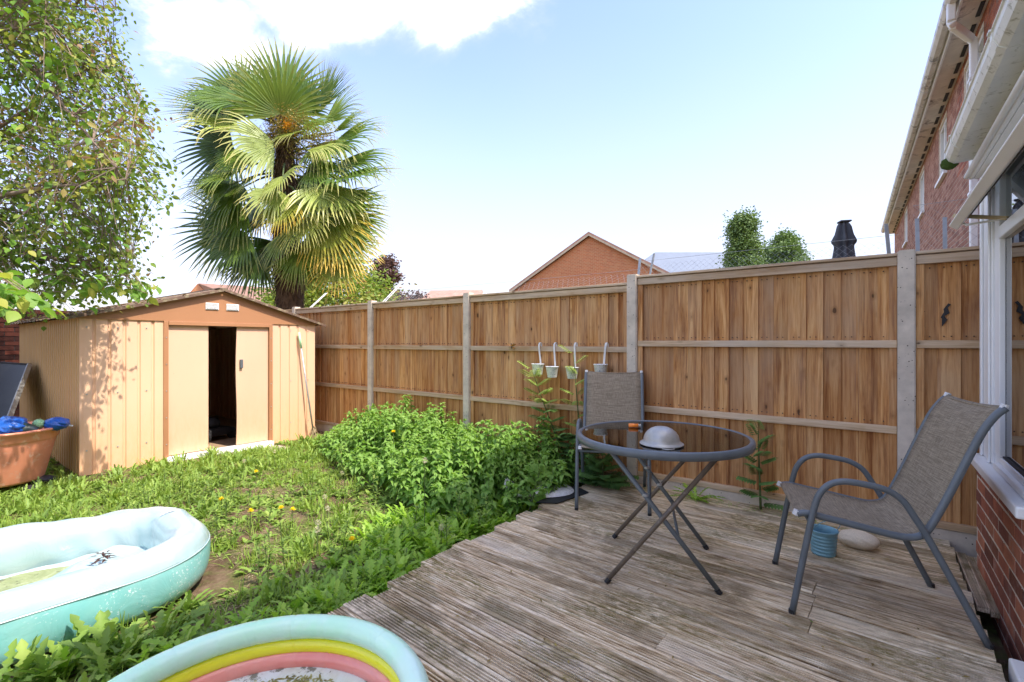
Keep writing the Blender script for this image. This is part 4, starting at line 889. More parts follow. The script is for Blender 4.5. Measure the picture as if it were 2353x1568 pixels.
fr = [ # x, y, angle, length px, material, tilt, depth, spread, droop
 (652, 222, 92, 142, 'palm', -.15, .35, 88, .10), (645, 262, 84, 128, 'palm', .35, -.25, 112, .10), (700, 262, 62, 110, 'palm', .1, .2, 80, .35),
 (588, 215, 122, 122, 'palm', 0, .1, 9, .0), (560, 240, 145, 125, 'palm', 0, .25, 70, .3), (575, 262, 128, 110, 'palm', -.2, .4, 80, .3),
 (528, 262, 166, 132, 'palm_dark', .15, .0, 98, .12), (560, 232, 190, 135, 'palm', .5, -.35, 75, .85), (555, 300, 176, 130, 'palm_pale', .5, -.4, 55, .8),
 (535, 335, 200, 122, 'palm_dark', -.1, .2, 100, .15), (550, 395, 212, 128, 'palm', .5, -.4, 60, .8), (560, 430, 228, 140, 'palm', .2, .0, 80, .5),
 (530, 425, 200, 110, 'palm', .3, -.2, 80, .6), (545, 525, 212, 130, 'palm_dark', .1, .1, 95, .15), (565, 535, 236, 130, 'palm', .2, -.1, 80, .4),
 (595, 580, 246, 122, 'palm_dark', .1, .0, 80, .3),
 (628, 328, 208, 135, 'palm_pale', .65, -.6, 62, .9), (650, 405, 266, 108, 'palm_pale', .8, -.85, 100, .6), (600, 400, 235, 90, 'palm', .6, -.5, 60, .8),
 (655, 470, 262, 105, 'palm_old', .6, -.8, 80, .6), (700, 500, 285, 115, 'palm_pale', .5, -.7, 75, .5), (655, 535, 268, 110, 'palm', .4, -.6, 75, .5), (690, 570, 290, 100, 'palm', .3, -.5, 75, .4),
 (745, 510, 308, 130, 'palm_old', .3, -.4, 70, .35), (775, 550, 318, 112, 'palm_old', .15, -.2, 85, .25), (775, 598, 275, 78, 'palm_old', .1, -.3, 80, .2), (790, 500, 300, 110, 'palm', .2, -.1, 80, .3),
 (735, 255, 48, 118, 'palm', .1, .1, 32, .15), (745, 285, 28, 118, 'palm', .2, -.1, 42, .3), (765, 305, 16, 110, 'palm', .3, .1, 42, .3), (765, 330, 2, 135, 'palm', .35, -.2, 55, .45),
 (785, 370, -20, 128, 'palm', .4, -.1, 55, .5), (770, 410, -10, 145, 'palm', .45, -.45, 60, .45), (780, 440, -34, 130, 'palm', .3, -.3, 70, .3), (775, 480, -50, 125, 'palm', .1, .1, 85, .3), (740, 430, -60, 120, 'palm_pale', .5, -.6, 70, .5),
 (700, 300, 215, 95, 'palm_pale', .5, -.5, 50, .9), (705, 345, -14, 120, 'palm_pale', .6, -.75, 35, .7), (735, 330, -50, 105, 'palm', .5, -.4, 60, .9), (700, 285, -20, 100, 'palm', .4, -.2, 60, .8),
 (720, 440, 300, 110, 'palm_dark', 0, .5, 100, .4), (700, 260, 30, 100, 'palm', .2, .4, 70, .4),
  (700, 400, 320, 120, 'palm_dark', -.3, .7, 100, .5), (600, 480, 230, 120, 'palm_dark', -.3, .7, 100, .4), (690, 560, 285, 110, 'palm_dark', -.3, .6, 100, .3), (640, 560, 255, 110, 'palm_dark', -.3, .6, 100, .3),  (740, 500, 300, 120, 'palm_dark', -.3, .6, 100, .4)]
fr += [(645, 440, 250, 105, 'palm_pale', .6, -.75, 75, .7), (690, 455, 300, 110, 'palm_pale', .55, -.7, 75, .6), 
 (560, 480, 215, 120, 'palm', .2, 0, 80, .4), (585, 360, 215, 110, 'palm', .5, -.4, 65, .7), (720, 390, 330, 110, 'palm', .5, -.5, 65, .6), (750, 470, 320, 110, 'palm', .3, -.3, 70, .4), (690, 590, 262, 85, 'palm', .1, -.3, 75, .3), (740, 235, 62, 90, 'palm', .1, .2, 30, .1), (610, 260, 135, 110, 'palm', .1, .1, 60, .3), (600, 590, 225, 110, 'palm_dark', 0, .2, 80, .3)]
for f in fr: F_(*f)
for k, (x, y, dep, cnt) in enumerate(((672, 285, -.45, 700), (590, 322, -.4, 350), (735, 320, -.5, 700), (715, 355, -.55, 500), (655, 305, -.4, 700), (660, 288, -.62, 130), (583, 330, -.55, 120))):
    c = np.array(pc(x, y, dep) - PB); q = rng.normal(0, 1, (cnt, 3)) * ([.17, .17, .13] if k < 5 else [.06, .06, .06]) + c; lo, hi = (.85, 1) if k > 4 else ((0, .7) if k in (0, 1) else (0, .5))
    o = NB().add(leaves(q, az_dirs(cnt, -.8, .6), .045, .018, (.3, 1, .3), .1, .1, rnd=lo + (hi - lo) * rng.random(cnt))).build('fruit_cluster', M['fruit'], palm); o['kind'] = 'stuff'
    s0 = pc(655, y + 25) - PB; m_ = MB()
    for j in range(14): m_.tube([s0, (s0 + Vector(c)) / 2 + Vector((0, 0, .1)), Vector(q[j])], .006, 4)
    m_.build('fruit_stalks', M['fruit'] if 0 else M['straw'], o)

# ------------------------------------------------------------------ overhanging tree at the left
def lin(x, xs, ys): return float(np.interp(x, xs, ys))
tb = Vector((-8.0, -.75, -.1)); tree = empty('overhanging_tree', tb, 0, 'leafy tree with thin twigs overhanging the shed from the left', 'tree'); TB = tb.copy()
trunk = smooth_path([(0,0,0), (.1,.05,1.2), (.0,.15,2.4), (.2,.3,3.8), (.3,.35,5.5)], 6); MB().tube(trunk, list(np.linspace(.15, .04, len(trunk))), 10).build('trunk', M['twig'], tree, True)
by, bx = [-400, 0, 60, 150, 250, 300, 400, 470, 540, 600, 640, 690, 720, 745], [255, 265, 305, 290, 370, 365, 410, 395, 365, 335, 390, 375, 200, 60]
tips = []
while len(tips) < 2900:
    y = random.uniform(-380, 742); xb = lin(y, by, bx); x = random.uniform(-420, xb)
    if y > 600 and x < 180 and random.random() < .3: continue
    dens = .55 + .8 * vn(x, y, 75, 3); dens *= 1.0 if x < xb - 90 else .75
    if random.random() > dens: continue
    Yd = random.uniform(3.6, 6.6) if y < 560 else random.uniform(3.9, 5.0)
    p = at(x, y, Y=Yd); tips.append((p - TB, y > 600))
lim = []; bm_ = MB()
for k in range(34):
    e, _ = random.choice(tips); s = Vector(trunk[random.randint(8, len(trunk) - 1)]); mid = (s + e) / 2 + Vector((random.uniform(-.3, .3), random.uniform(-.3, .3), .35)); pth = smooth_path([s, mid, e], 6); lim.append(pth); bm_.tube(pth, list(np.linspace(.035, .007, len(pth))), 5)
bm_.build('limbs', M['twig'], tree, True)
LP = np.array([tuple(p) for l in lim for p in l[4:]]); tw = MB(); B = []; D = []; 
TS = []
for e, lowf in tips:
    i = random.choice(list(np.argpartition(((LP - np.array(e))**2).sum(1), 9)[:9])); s = Vector(LP[i]); v = e - s
    if v.length > 1.0: s = e - v.normalized() * 1.0; v = e - s
    mid = (s + e) / 2 + Vector((0, 0, .06 + .1 * random.random())); tw.tube([s, mid, e], [.005, .0035, .0015], 3, caps=False)
    for j in range(15 if not lowf else 12):
        f = .25 + .8 * random.random(); p = s.lerp(e, f) + Vector((random.gauss(0, .05), random.gauss(0, .05), random.gauss(0, .045) + .04 * (1 - abs(f * 2 - 1)))); B.append(tuple(p)); D.append(tuple(v.normalized() * .6 + Vector((random.gauss(0, .5), random.gauss(0, .5), random.gauss(-.15, .4)))))
o = tw.build('twigs', M['twig'], tree, recalc=False); o['kind'] = 'stuff'
B = np.array(B); D = np.array(D); n = len(B); wp = B + np.array(TB); rn = np.clip(fbm(wp[:, 0] + wp[:, 2], wp[:, 1] - wp[:, 2], .5, 21) * 1.7 - .42 + rng.normal(0, .2, n), 0, 1)
o = NB().add(leaves(B, D, .034 + .038 * rng.random(n)**2, .023 + .018 * rng.random(n), (.1, .9, 1, .6, .04), .5, .12, roll=rng.normal(0, 1.0, n), rnd=rn)).build('leaves', M['tree_leaf'], tree); o['kind'] = 'stuff'
# low branch with bigger bright leaves at the picture's left edge
B = []; D = []; m = MB()
for k in range(22):
    e = at(random.uniform(-60, 95), random.uniform(655, 735), Y=random.uniform(3.0, 3.5)) - TB; s = e + Vector((-.5, -.35, .25)); m.tube([s, (s+e)/2 + Vector((0,0,.08)), e], [.006, .004, .002], 4)
    for j in range(9): f = random.random(); p = s.lerp(e, .3 + .75 * f); B.append(tuple(p + Vector((random.gauss(0, .04), random.gauss(0, .04), random.gauss(0, .03))))); D.append((random.gauss(.3, .4), random.gauss(.1, .5), random.gauss(-.35, .25)))
for k in range(9):
    e = at(random.uniform(200, 375), random.uniform(655, 700), Y=random.uniform(3.9, 4.4)) - TB; s = e + Vector((-.5, -.3, .1)); m.tube([s, (s+e)/2 + Vector((0,0,.05)), e], [.006, .004, .002], 4)
    for j in range(8): p = s.lerp(e, .2 + .85 * random.random()); B.append(tuple(p + Vector((random.gauss(0, .03), random.gauss(0, .03), random.gauss(0, .03))))); D.append((random.gauss(.3, .4), random.gauss(.1, .5), random.gauss(-.4, .25)))
for k in range(330):
    y_ = random.uniform(-40, 640); e = at(random.uniform(-60, lin(y_, by, bx) - 60 - 120 * random.random()), y_, Y=random.uniform(3.5, 4.4)) - TB; B.append(tuple(e)); D.append((random.gauss(.3, .5), random.gauss(.1, .5), random.gauss(-.3, .3)))
m.build('low_branches', M['twig'], tree)['kind'] = 'stuff'; n = len(B); sz_ = np.ones(n); sz_[-330:] = .66; o = NB().add(leaves(B, D, .085 * sz_ + .04 * rng.random(n) * sz_, (.06 + .02 * rng.random(n)) * sz_, (.15, .8, 1, .85, .45, .04), .5, .12, roll=rng.normal(0, .5, n))).build('low_leaves', M['tree_leaf_big'], tree); o['kind'] = 'stuff'

# ------------------------------------------------------------------ ground cover
def inpool(x, y): return (np.abs(x + 3.40) < .64) & (np.abs(y - .05) < 1.25)
def inshed(x, y): return ((x < SX + .02) & (y > SV0 - .02)) | ((x < SX + .16) & (y > 1.95) & (y < 3.15) & (x > SX))
def nettle_zone(x, y): # front edge of the nettle patch
    fy = np.interp(x, [-6.2, -5.6, -4.97, -3.62, -2.84, -2.3, -2.05], [3.7, 3.35, 3.05, 2.70, 2.47, 2.62, 2.9]); return (y > fy) & (x < -2.1) & (x > -6.15) & (y < 4.0)
def scatter(n, x0, x1, y0, y1): return x0 + rng.random(n) * (x1 - x0), y0 + rng.random(n) * (y1 - y0)
def keep(x, y, *ms):
    k = np.ones(len(x), bool)
    for m_ in ms: k &= m_
    return x[k], y[k]
def view(x, y): # only what the photograph can see (with margin to the side)
    X, Y = .8*x + .6*y, -.6*x + .8*y; return (Y > .9) & (np.abs(X / np.maximum(Y, .1)) < 1.35)
bare = lambda x, y: fbm(x, y, .75, 40)
# fine grass
x, y = scatter(170000, -9.5, -2.03, -1.8, 4.0); dn_ = .07 + 1.0 * np.clip((fbm(x, y, .45, 12) - .46) * 6, 0, 1) * fbm(x, y, .2, 14)
soilspot = np.exp(-(((x + 2.55)/.30)**2 + ((y - 1.15)/.5)**2)) + .8*np.exp(-(((x + 3.9)/.5)**2 + ((y - 1.9)/.4)**2))
x, y = keep(x, y, view(x, y), ~inpool(x, y), ~inshed(x, y), rng.random(len(x)) < dn_ * (1 - .9 * np.clip(soilspot, 0, 1)) * np.where(x < -4.6, 1.1, .7))
n = len(x); L = (.035 + .05 * rng.random(n)) * (.7 + .9 * fbm(x, y, .5, 18)); gr = NB().add(leaves(np.stack([x, y, gh(x, y) - .005], -1), az_dirs(n, .25, 1.45), L, .0055, (1, .8, .1), .9 * rng.random(n), .0, cols=2, rnd=np.clip(fbm(x, y, .4, 30) * .8 + .4 * rng.random(n) - .1, 0, 1)))
# taller tufts
tx, ty = scatter(520, -6.3, -2.06, -.6, 3.6); tx, ty = keep(tx, ty, ~inpool(tx, ty), ~inshed(tx, ty), rng.random(len(tx)) < .10 + .6 * (fbm(tx, ty, .7, 33) > .52)); tx = np.repeat(tx, 34) + rng.normal(0, .035, len(tx) * 34); ty = np.repeat(ty, 34) + rng.normal(0, .035, len(ty) * 34); n = len(tx)
gr.add(leaves(np.stack([tx, ty, gh(tx, ty) - .005], -1), az_dirs(n, .5, 1.5), .06 + .10 * rng.random(n), .006, (1, .9, .6, .08), 1.0 * rng.random(n), .0, cols=2, rnd=rng.random(n) * .75))
o = gr.build('grass', M['grass']); tag(o, 'patchy green grass of the lawn between shed and deck', 'grass', kind='stuff')
# dry stalks on the soil
n = 5000; x, y = scatter(n, -5.8, -2.1, -.5, 3); x, y = keep(x, y, ~inpool(x, y)); n = len(x); o = NB().add(leaves(np.stack([x, y, gh(x, y) + .004], -1), az_dirs(n, 0, .3), .05 + .16 * rng.random(n)**2, .0035, (1, 1, .6, .3), .3, 0, cols=2)).build('dry_stalks', M['straw']); tag(o, 'dry straw coloured stalks lying on the bare soil', 'straw', kind='stuff')
n = 2600; x = -2.62 + rng.normal(0, .28, n); y = 1.15 + rng.normal(0, .5, n); x, y = keep(x, y, ~inpool(x, y), x < -2.08); n = len(x)
o = NB().add(leaves(np.stack([x, y, gh(x, y) + .003], -1), az_dirs(n, 0, .5), .012 + .035 * rng.random(n)**2, .008, (.5, 1, .4), .4, .1)).build('soil_crumbs', leafmat('soil_crumb', [(0, (.06, .04, .025)), (.6, (.20, .14, .08)), (1, (.42, .32, .2))], trans=.02)); tag(o, 'crumbs of soil and dead stalk on the bare patch by the pool', 'soil', kind='stuff')
# low broad weeds
def rosettes(cx, cy, per, el0, el1, L0, L1, w, prof, bend, fold, zoff=0, rn=None, spread=.02):
    n = len(cx); X_ = np.repeat(cx, per) + rng.normal(0, spread, n * per); Y_ = np.repeat(cy, per) + rng.normal(0, spread, n * per); N_ = n * per
    L = np.repeat(L0 + (L1 - L0) * rng.random(n), per) * (.65 + .5 * rng.random(N_)); r_ = np.clip(np.repeat(rng.random(n), per) * .6 + .4 * rng.random(N_), 0, 1)
    return leaves(np.stack([X_, Y_, gh(X_, Y_) + zoff], -1), az_dirs(N_, el0, el1), L, L * w, prof, bend, fold, rnd=r_)
clover = NB(); x, y = scatter(12000, -9, -2.06, -1.5, 4.0); x, y = keep(x, y, view(x, y), ~inpool(x, y), ~inshed(x, y), rng.random(len(x)) < (.10 + 1.1 * np.clip((fbm(x, y, .4, 60) - .475) * 7, 0, 1)) * (1 - .95 * np.clip(np.exp(-(((x + 2.55)/.28)**2 + ((y - 1.15)/.45)**2)), 0, 1)))
clover.add(rosettes(x, y, 7, .15, 1.1, .035, .075, .42, (.15, .7, 1, .8, .08), .8, .15))
x, y = scatter(1500, -6.2, -2.1, -.5, 3.6); x, y = keep(x, y, ~inpool(x, y), ~inshed(x, y), fbm(x, y, .8, 70) > .45)
jag = (.18, .75, .3, .85, .35, .9, .4, .6, .05)
clover.add(rosettes(x, y, 11, .5, 1.4, .06, .14, .22, jag, .7, .12))
o = clover.build('lawn_weeds', M['weed']); tag(o, 'mixed low weeds and clover covering the lawn', 'weeds', kind='stuff')
# feathery ragwort-like weed stems
st = MB(); fw = NB(); x, y = scatter(230, -5.2, -2.15, .9, 3.2); x, y = keep(x, y, ~inpool(x, y), ~nettle_zone(x, y), fbm(x, y, .8, 80) > .44)
for a, b in zip(x, y):
    h = .10 + .22 * random.random()**1.5; z0 = float(gh(np.array([a]), np.array([b]))[0]); q = (a + random.gauss(0, .03), b + random.gauss(0, .03), z0 + h); st.tube([(a, b, z0), q], [.003, .0015], 3, caps=False); k = int(h * 90); f = rng.random(k); B = np.stack([a + (q[0]-a)*f, b + (q[1]-b)*f, z0 + h*f], -1); fw.add(leaves(B, az_dirs(k, .1, 1.0), .035 + .05 * (1 - f), .018, (.1, 1, .3, .9, .3, .5, .05), .6, .1))
o = fw.build('feathery_weeds', M['weed']); tag(o, 'feathery upright weeds growing in the middle of the lawn', 'weeds', kind='stuff'); o2 = st.build('weed_stem', M['stem'], o, recalc=False)
# lush dandelion leaves along the deck edge
dprof = (.12, .12, .50, .12, .62, .16, .80, .20, .95, .28, 1.0, .45, .75, .45, .05)
dl = NB(); x, y = scatter(330, -2.62, -2.08, .55, 3.1); x, y = keep(x, y, rng.random(len(x)) < np.interp(x - .22 * np.clip(1.9 - y, -.3, 1), [-2.62, -2.35, -2.2], [.12, .7, 1]) * np.interp(y, [.55, 1.0, 3.1], [.6, .9, 1.0])); dl.add(rosettes(x, y, 16, .3, 1.35, .08, .17, .27, dprof, 1.1, .16))
x, y = scatter(70, -2.9, -2.3, 1.9, 2.7); dl.add(rosettes(x, y, 14, .4, 1.3, .10, .18, .22, dprof, 1.0, .12))
o = dl.build('dandelion_leaves', M['dandelion']); tag(o, 'lush bright dandelion leaves crowding the deck edge', 'weeds', kind='stuff')
cl = [(at(60, 1530, z=-.1) + Vector((.22, .02, 0)), 'dandelion clump at the bottom left corner in front of the big pool', .20), (at(215, 1500, z=-.1) + Vector((.10, 0, 0)), 'dark dandelion clump against the pool between the two pools', .22), (at(375, 1480, z=-.1), 'upright broad leaved clump just left of the rainbow pool', .20), (at(250, 1560, z=-.1), 'dandelion clump at the bottom edge left of the rainbow pool', .18), (at(140, 1568, z=-.1), 'low dandelion clump at the very bottom edge of the photo', .15), (at(20, 1600, z=-.1), 'dandelion clump nearest the camera in the bottom left corner', .18)]
for p, lab, L in cl:
    n = 30; o = NB().add(leaves(rng.normal(0, .025, (n, 3)) * [1, 1, .1], az_dirs(n, .35, 1.45), L * (.6 + .5 * rng.random(n)), L * .24, dprof, 1.0, .2)).build('dandelion_plant', M['weed'] if 'low' not in lab else M['dandelion']); o.location = p; tag(o, lab, 'plant')
# nettles
nx, ny = scatter(1500, -6.1, -2.1, 2.3, 4.0); nx, ny = keep(nx, ny, nettle_zone(nx, ny)); NT = NB(); sm = MB(); cnt = 0
keepn = []
for a, b in zip(nx, ny):
    if cnt > 720: break
    cnt += 1
    fy = float(np.interp(a, [-6.2, -5.6, -4.97, -3.62, -2.84, -2.3, -2.05], [3.7, 3.35, 3.05, 2.70, 2.47, 2.62, 2.9])); e = min(1, (b - fy) / .55)
    hmax = float(np.interp(a, [-6.15, -5.6, -5.0, -4.2, -3.5, -2.9, -2.4, -2.1], [.16, .30, .50, .62, .56, .50, .50, .36])); h = hmax * (.50 + .50 * e) * random.uniform(.72, 1.14) * (.74 + .5 * float(vn(a, b, .33, 91))); z0 = -.12
    la, lb = random.gauss(0, .05), random.gauss(-.03, .05); q = (a + la, b + lb, z0 + h); sm.tube([(a, b, z0), q], [.004, .002], 3, caps=False)
    for k in range(3, int(h / .045) + 1):
        f = k * .045 / h; 
        if f < .25: continue
        m2 = 4 if f < .93 else 6; ph = random.random() * 6 if k % 2 else random.random(); an = ph + np.arange(m2) * 2 * PI / m2; el = (.25 if f < .9 else .8) + rng.normal(0, .28, m2); an = an + rng.normal(0, .35, m2); sz = .078 * (1.15 - .5 * f**3) * random.uniform(.8, 1.15)
        NT.add(leaves(np.tile([a + la*f, b + lb*f, z0 + h*min(f, 1)], (m2, 1)), np.stack([np.cos(an)*np.cos(el), np.sin(an)*np.cos(el), np.sin(el)], -1), sz * (.75 + .5 * rng.random(m2)), sz * .52, (.12, .85, 1, .7, .38, .04), 1.4, .14, roll=rng.normal(0, .3, m2), rnd=np.clip(.15 + .65 * f + rng.normal(0, .15, m2), 0, 1)))
o = NT.build('nettle_patch', M['nettle']); tag(o, 'dense patch of stinging nettles along the fence', 'nettles', kind='stuff'); sm.build('nettle_stem', M['stem'], o, recalc=False)
# flowers and seed heads on the lawn
yl = [(903, 993), (588, 1085), (575, 1175), (645, 1168), (508, 1148), (672, 1172), (808, 1240), (553, 1270)]
for i, (x, y) in enumerate(yl[:7]):
    z = (.38 if i == 0 else .05); p = at(x, y, z=z if i else z); t = empty('dandelion_flower', (p.x, p.y, float(gh(np.array([p.x]), np.array([p.y]))[0])), 0, ['yellow dandelion flower among the nettles', 'yellow flower nearest the shed door', 'large yellow flower right of the big pool', 'yellow flower in the middle of the lawn', 'small yellow flower close behind the pool corner', 'faint yellow flower right of the middle one', 'yellow flower low beside the dandelion leaves near the deck'][i], 'flower', 'yellow dandelion flowers on the lawn')
    hh = z - t.location.z; MB().tube([(0,0,0), (.005, 0, hh)], .0025, 5).build('stem', M['stem'], t); n = 46; NB().add(leaves(np.tile([.005, 0, hh], (n, 1)), az_dirs(n, .1, 1.3), .022, .006, (.5, 1, .8), .1, 0)).build('petals', M['yellow'], t)
wc = [(752, 1172), (730, 1205), (728, 1222), (785, 1090), (975, 1062), (560, 1062), (1013, 1215), (745, 1145), (630, 1040)]
for i, (x, y) in enumerate(wc):
    z = .07 if i != 4 else .42; p = at(x, y, z=z); t = empty('dandelion_clock', (p.x, p.y, float(gh(np.array([p.x]), np.array([p.y]))[0])), 0, ['fluffy white seed head above the middle of the lawn', 'fluffy seed head left of the dandelion leaves', 'lower of two close seed heads in the lawn', 'seed head at the front of the nettles', 'pale seed head high in the nettles', 'seed head near the shed threshold', 'seed head over the dandelion leaves by the deck', 'seed head just above the fluffiest one', 'seed head in the bright grass before the nettles'][i], 'seed head', 'dandelion seed heads on the lawn')
    hh = z - t.location.z; MB().tube([(0,0,0), (.005, 0, hh)], .0022, 5).build('stem', M['stem'], t); n = 90; d_ = nrm(rng.normal(0, 1, (n, 3))); NB().add(leaves(np.tile([.005, 0, hh + .012], (n, 1)) + d_ * .006, d_, .014, .004, (.2, .3, 1), 0, 0)).build('fluff', M['clock'], t)

# rowan saplings against the fence
def pinnate(nb, st, s, e, n, L, rn):
    s, e = np.array(s, float), np.array(e, float); f = np.linspace(.2, 1, n); ax = nrm(e - s); sd = nrm(np.cross(ax, [0, 0, 1.])); P = s + (e - s) * f[:, None] - np.array([0, 0, .1]) * (f**2)[:, None] * np.linalg.norm(e - s)
    for sg in (-1, 1): nb.add(leaves(P, ax * .45 + sd * sg + np.array([0, 0, -.1]), L * (1 - .35 * np.abs(f - .5)), L * .38, (.2, 1, .85, .06), .4, .1, rnd=rn + .3 * rng.random(n)))
    st.tube([tuple(p) for p in P[::3]] + [tuple(P[-1])], .0016, 3, caps=False)
def sapling(label, base, top, nfr, L, leafL, mat='rowan', pale=0, lean=None, lowfill=0):
    t = empty('rowan_sapling', base, 0, label, 'sapling'); h = Vector(top) - Vector(base); st = MB(); nb = NB(); nbp = NB(); sp = smooth_path([Vector((0,0,0)), h * .5 + Vector(lean or (0,0,0)), h], 6); MB().tube(sp, list(np.linspace(.009, .003, len(sp))), 6).build('stem', M['stem'], t, True)
    for k in range(nfr):
        f = .12 + .88 * k / (nfr - 1); p = sp[min(len(sp)-1, int(f * (len(sp)-1)))]; a = k * 2.4; rl = L * (1.1 - .4 * f) * random.uniform(.8, 1.1); e = p + Vector((math.cos(a) * rl, math.sin(a) * rl * .55 - .03, .08 * f + .02)); tgt = nbp if f > 1 - pale else nb; pinnate(tgt, st, p, e, 7, leafL, .1 + .4 * f)
    for k in range(lowfill):
        p = Vector((random.gauss(0, .08), random.gauss(-.02, .04), random.random() * h.z * .45)); a = random.random() * 6.3; e = p + Vector((math.cos(a) * L, math.sin(a) * L * .6, .05)); pinnate(nb, st, p, e, 7, leafL, random.random() * .4)
    nb.build('leaves', M[mat], t); 
    if pale: nbp.build('young_leaves', M['rowan_pale'], t)
    st.build('leaf_stalks', M['stem'], t, recalc=False)['kind'] = 'stuff'; return t
b0 = at(1318, 1108, v=3.92); b0.z = 0
sapling('tall rowan sapling with pale top leaves, left of the hanging pots', b0, at(1222, 850, v=3.88), 34, .20, .075, pale=.32, lean=(-.02, 0, 0), lowfill=34)
sapling('rowan sapling rising behind the third hanging pot and the chair', b0 + Vector((.10, .0, 0)), at(1318, 815, v=3.86), 18, .17, .065, pale=.55)
b1 = at(1748, 1166, v=3.97); b1.z = 0; sapling('small rowan sapling against the fence between table and right chair', b1, at(1742, 990, v=3.98), 16, .14, .07)
b2 = at(1385, 1112, v=3.80); b2.z = 0; sapling('dark leafy seedling under the seat of the chair by the fence', b2, b2 + Vector((.0, .0, .26)), 16, .18, .08, lowfill=26)
b3 = at(1215, 1180, z=-.05); sapling('small leafy shoot growing at the deck corner before the grit', b3, b3 + Vector((.08, .04, .34)), 12, .13, .07, mat='nettle')
b4 = at(1600, 1155, v=3.90); b4.z = .0; n = 22; o = NB().add(leaves(rng.normal(0, .02, (n, 3)) * [1, 1, .1], az_dirs(n, .2, 1.2), .20 * (.6 + .5 * rng.random(n)), .04, dprof, .8, .12)).build('dandelion_plant', M['dandelion']); o.location = b4; tag(o, 'jagged dandelion growing at the gravel board behind the table', 'plant')

# ------------------------------------------------------------------ hanging pots and butterfly on the rail
pots = [(1239, 'leftmost hanging pot, half hidden by pale rowan leaves', 851, 1236), (1274, 'second hanging pot from the left, in full view', 857, 1269), (1321, 'third hanging pot with leaves over its hook', 859, 1315), (1392, 'rightmost hanging pot just above the chair back', 852, 1380)]
for x, lab, yc, xp in pots:
    r0 = at(x, 797, v=FV - .035); c = at(xp, yc - 14, v=FV - .10); t = empty('hanging_pot', c, 0, lab, 'hanging pot', 'white enamel pots hanging on the fence rail')
    MB().lathe([(.0, -.105), (.044, -.105), (.047, -.10), (.062, -.004), (.067, .0), (.067, .004), (.060, .002), (.045, -.08), (0, -.082)], 28).build('pot_body', M['enamel'], t, True)
    ht = 1.268 - .055 - c.z + .008; y0 = FV - .03 - c.y; xo = r0.x - c.x
    hk = [(xo * .1, .058, -.03), (xo * .3, .06, .03), (xo * .9, y0 - .012, ht - .03), (xo, y0 - .002, ht + .01), (xo, y0 + .018, ht + .022), (xo, y0 + .034, ht + .012), (xo, y0 + .037, ht - .02)]
    hp = smooth_path(hk, 4); m = MB()
    for a, b in zip(hp[:-1], hp[1:]): m.bar(a, b, .017, .003, (0, 1, 0)) if 0 else m.bar(a, b, .018, .004, (0, .7, .7))
    m.build('hook', M['hook'], t)
p = at(1177, 797, v=FV - .05); t = empty('butterfly_ornament', p, 0, 'orange butterfly ornament perched on the fence rail', 'ornament')
for s in (-1, 1):
    NB().add(leaves([(0,0,0), (0,0,-.005)], [(s * .8, -.3, .55), (s * .7, -.2, -.25)], [.055, .035], [.05, .035], (.2, .8, 1, .6), .1, .05, rnd=.5)).build('wing', plain('butterfly_wing', (.62, .30, .05), .4, .4, 60), t)
MB().tube([(0, -.005, -.02), (0, -.012, .025)], .005, 6).build('body', M['dark'], t)

# ------------------------------------------------------------------ garden chairs
def chair(loc, rz, label):
    t = empty('garden_chair', loc, rz, label, 'garden chair', 'grey sling garden chairs')
    prof = [(.02, .46), (.06, .468), (.12, .458), (.25, .437), (.38, .415), (.44, .412), (.49, .432), (.53, .50), (.585, .63), (.64, .77), (.69, .89), (.73, .955), (.76, .985)]
    side = smooth_path([(x, 0, z) for x, z in prof], 4); n = len(side); V = []; F = []
    for i, p in enumerate(side):
        for j, y in enumerate(np.linspace(-.232, .232, 9)): V.append((p.x, y, p.z + .004 - .012 * (1 - (y / .232)**2)))
    for i in range(n-1): F += [(i*9+j, i*9+j+1, (i+1)*9+j+1, (i+1)*9+j) for j in range(8)]
    s = MB().add(V, F).build('sling_seat', M['fabric'], t, True, recalc=False); solid(s, .003)
    for sg in (-1, 1):
        m = MB(); m.tube([(p.x + .004, sg * .240, p.z - .006) for p in side], .0155, 8); m.build('seat_rail', M['grey_metal'], t, True)
        for e in (side[0], side[-1]): MB().tube([(e.x - .004, sg * .238, e.z - .012), (e.x + .004, sg * .238, e.z + .010)], .014, 8).build('end_cap', M['hook'], t)
        A_ = smooth_path([(.0, 0, .0), (.055, 0, .32), (.087, 0, .49), (.11, 0, .563), (.15, 0, .610), (.21, 0, .628), (.30, 0, .620), (.36, 0, .606), (.414, 0, .570), (.455, 0, .505), (.50, 0, .425), (.60, 0, .22), (.705, 0, 0)], 4)
        m = MB(); m.tube([(p.x, sg * .262, p.z) for p in A_], .014, 10); m.build('leg_frame', M['grey_metal'], t, True)
        for x in (.0, .705): MB().tube([(x, sg * .262, -.001), (x, sg * .262, .018)], .0145, 10).build('foot_cap', M['dark'], t)
    m = MB(); m.tube([(.075, -.262, .425), (.075, .262, .425)], .010, 8); m.build('cross_bar', M['grey_metal'], t, True); m = MB(); m.tube([(.50, -.262, .42), (.50, .262, .42)], .010, 8); m.build('cross_bar', M['grey_metal'], t, True)
    m = MB(); m.tube([(.752, -.238, .97), (.752, .238, .97)], .009, 8); m.build('top_bar', M['fabric'], t, True); return t
chair((-.362, 2.793, .0), math.atan2(.19, .6785), 'grey sling garden chair seen from its side near the bay window')
chair((-1.514, 3.244, .0), math.atan2(.91, -.41), 'grey sling garden chair behind the table, its back to the fence')

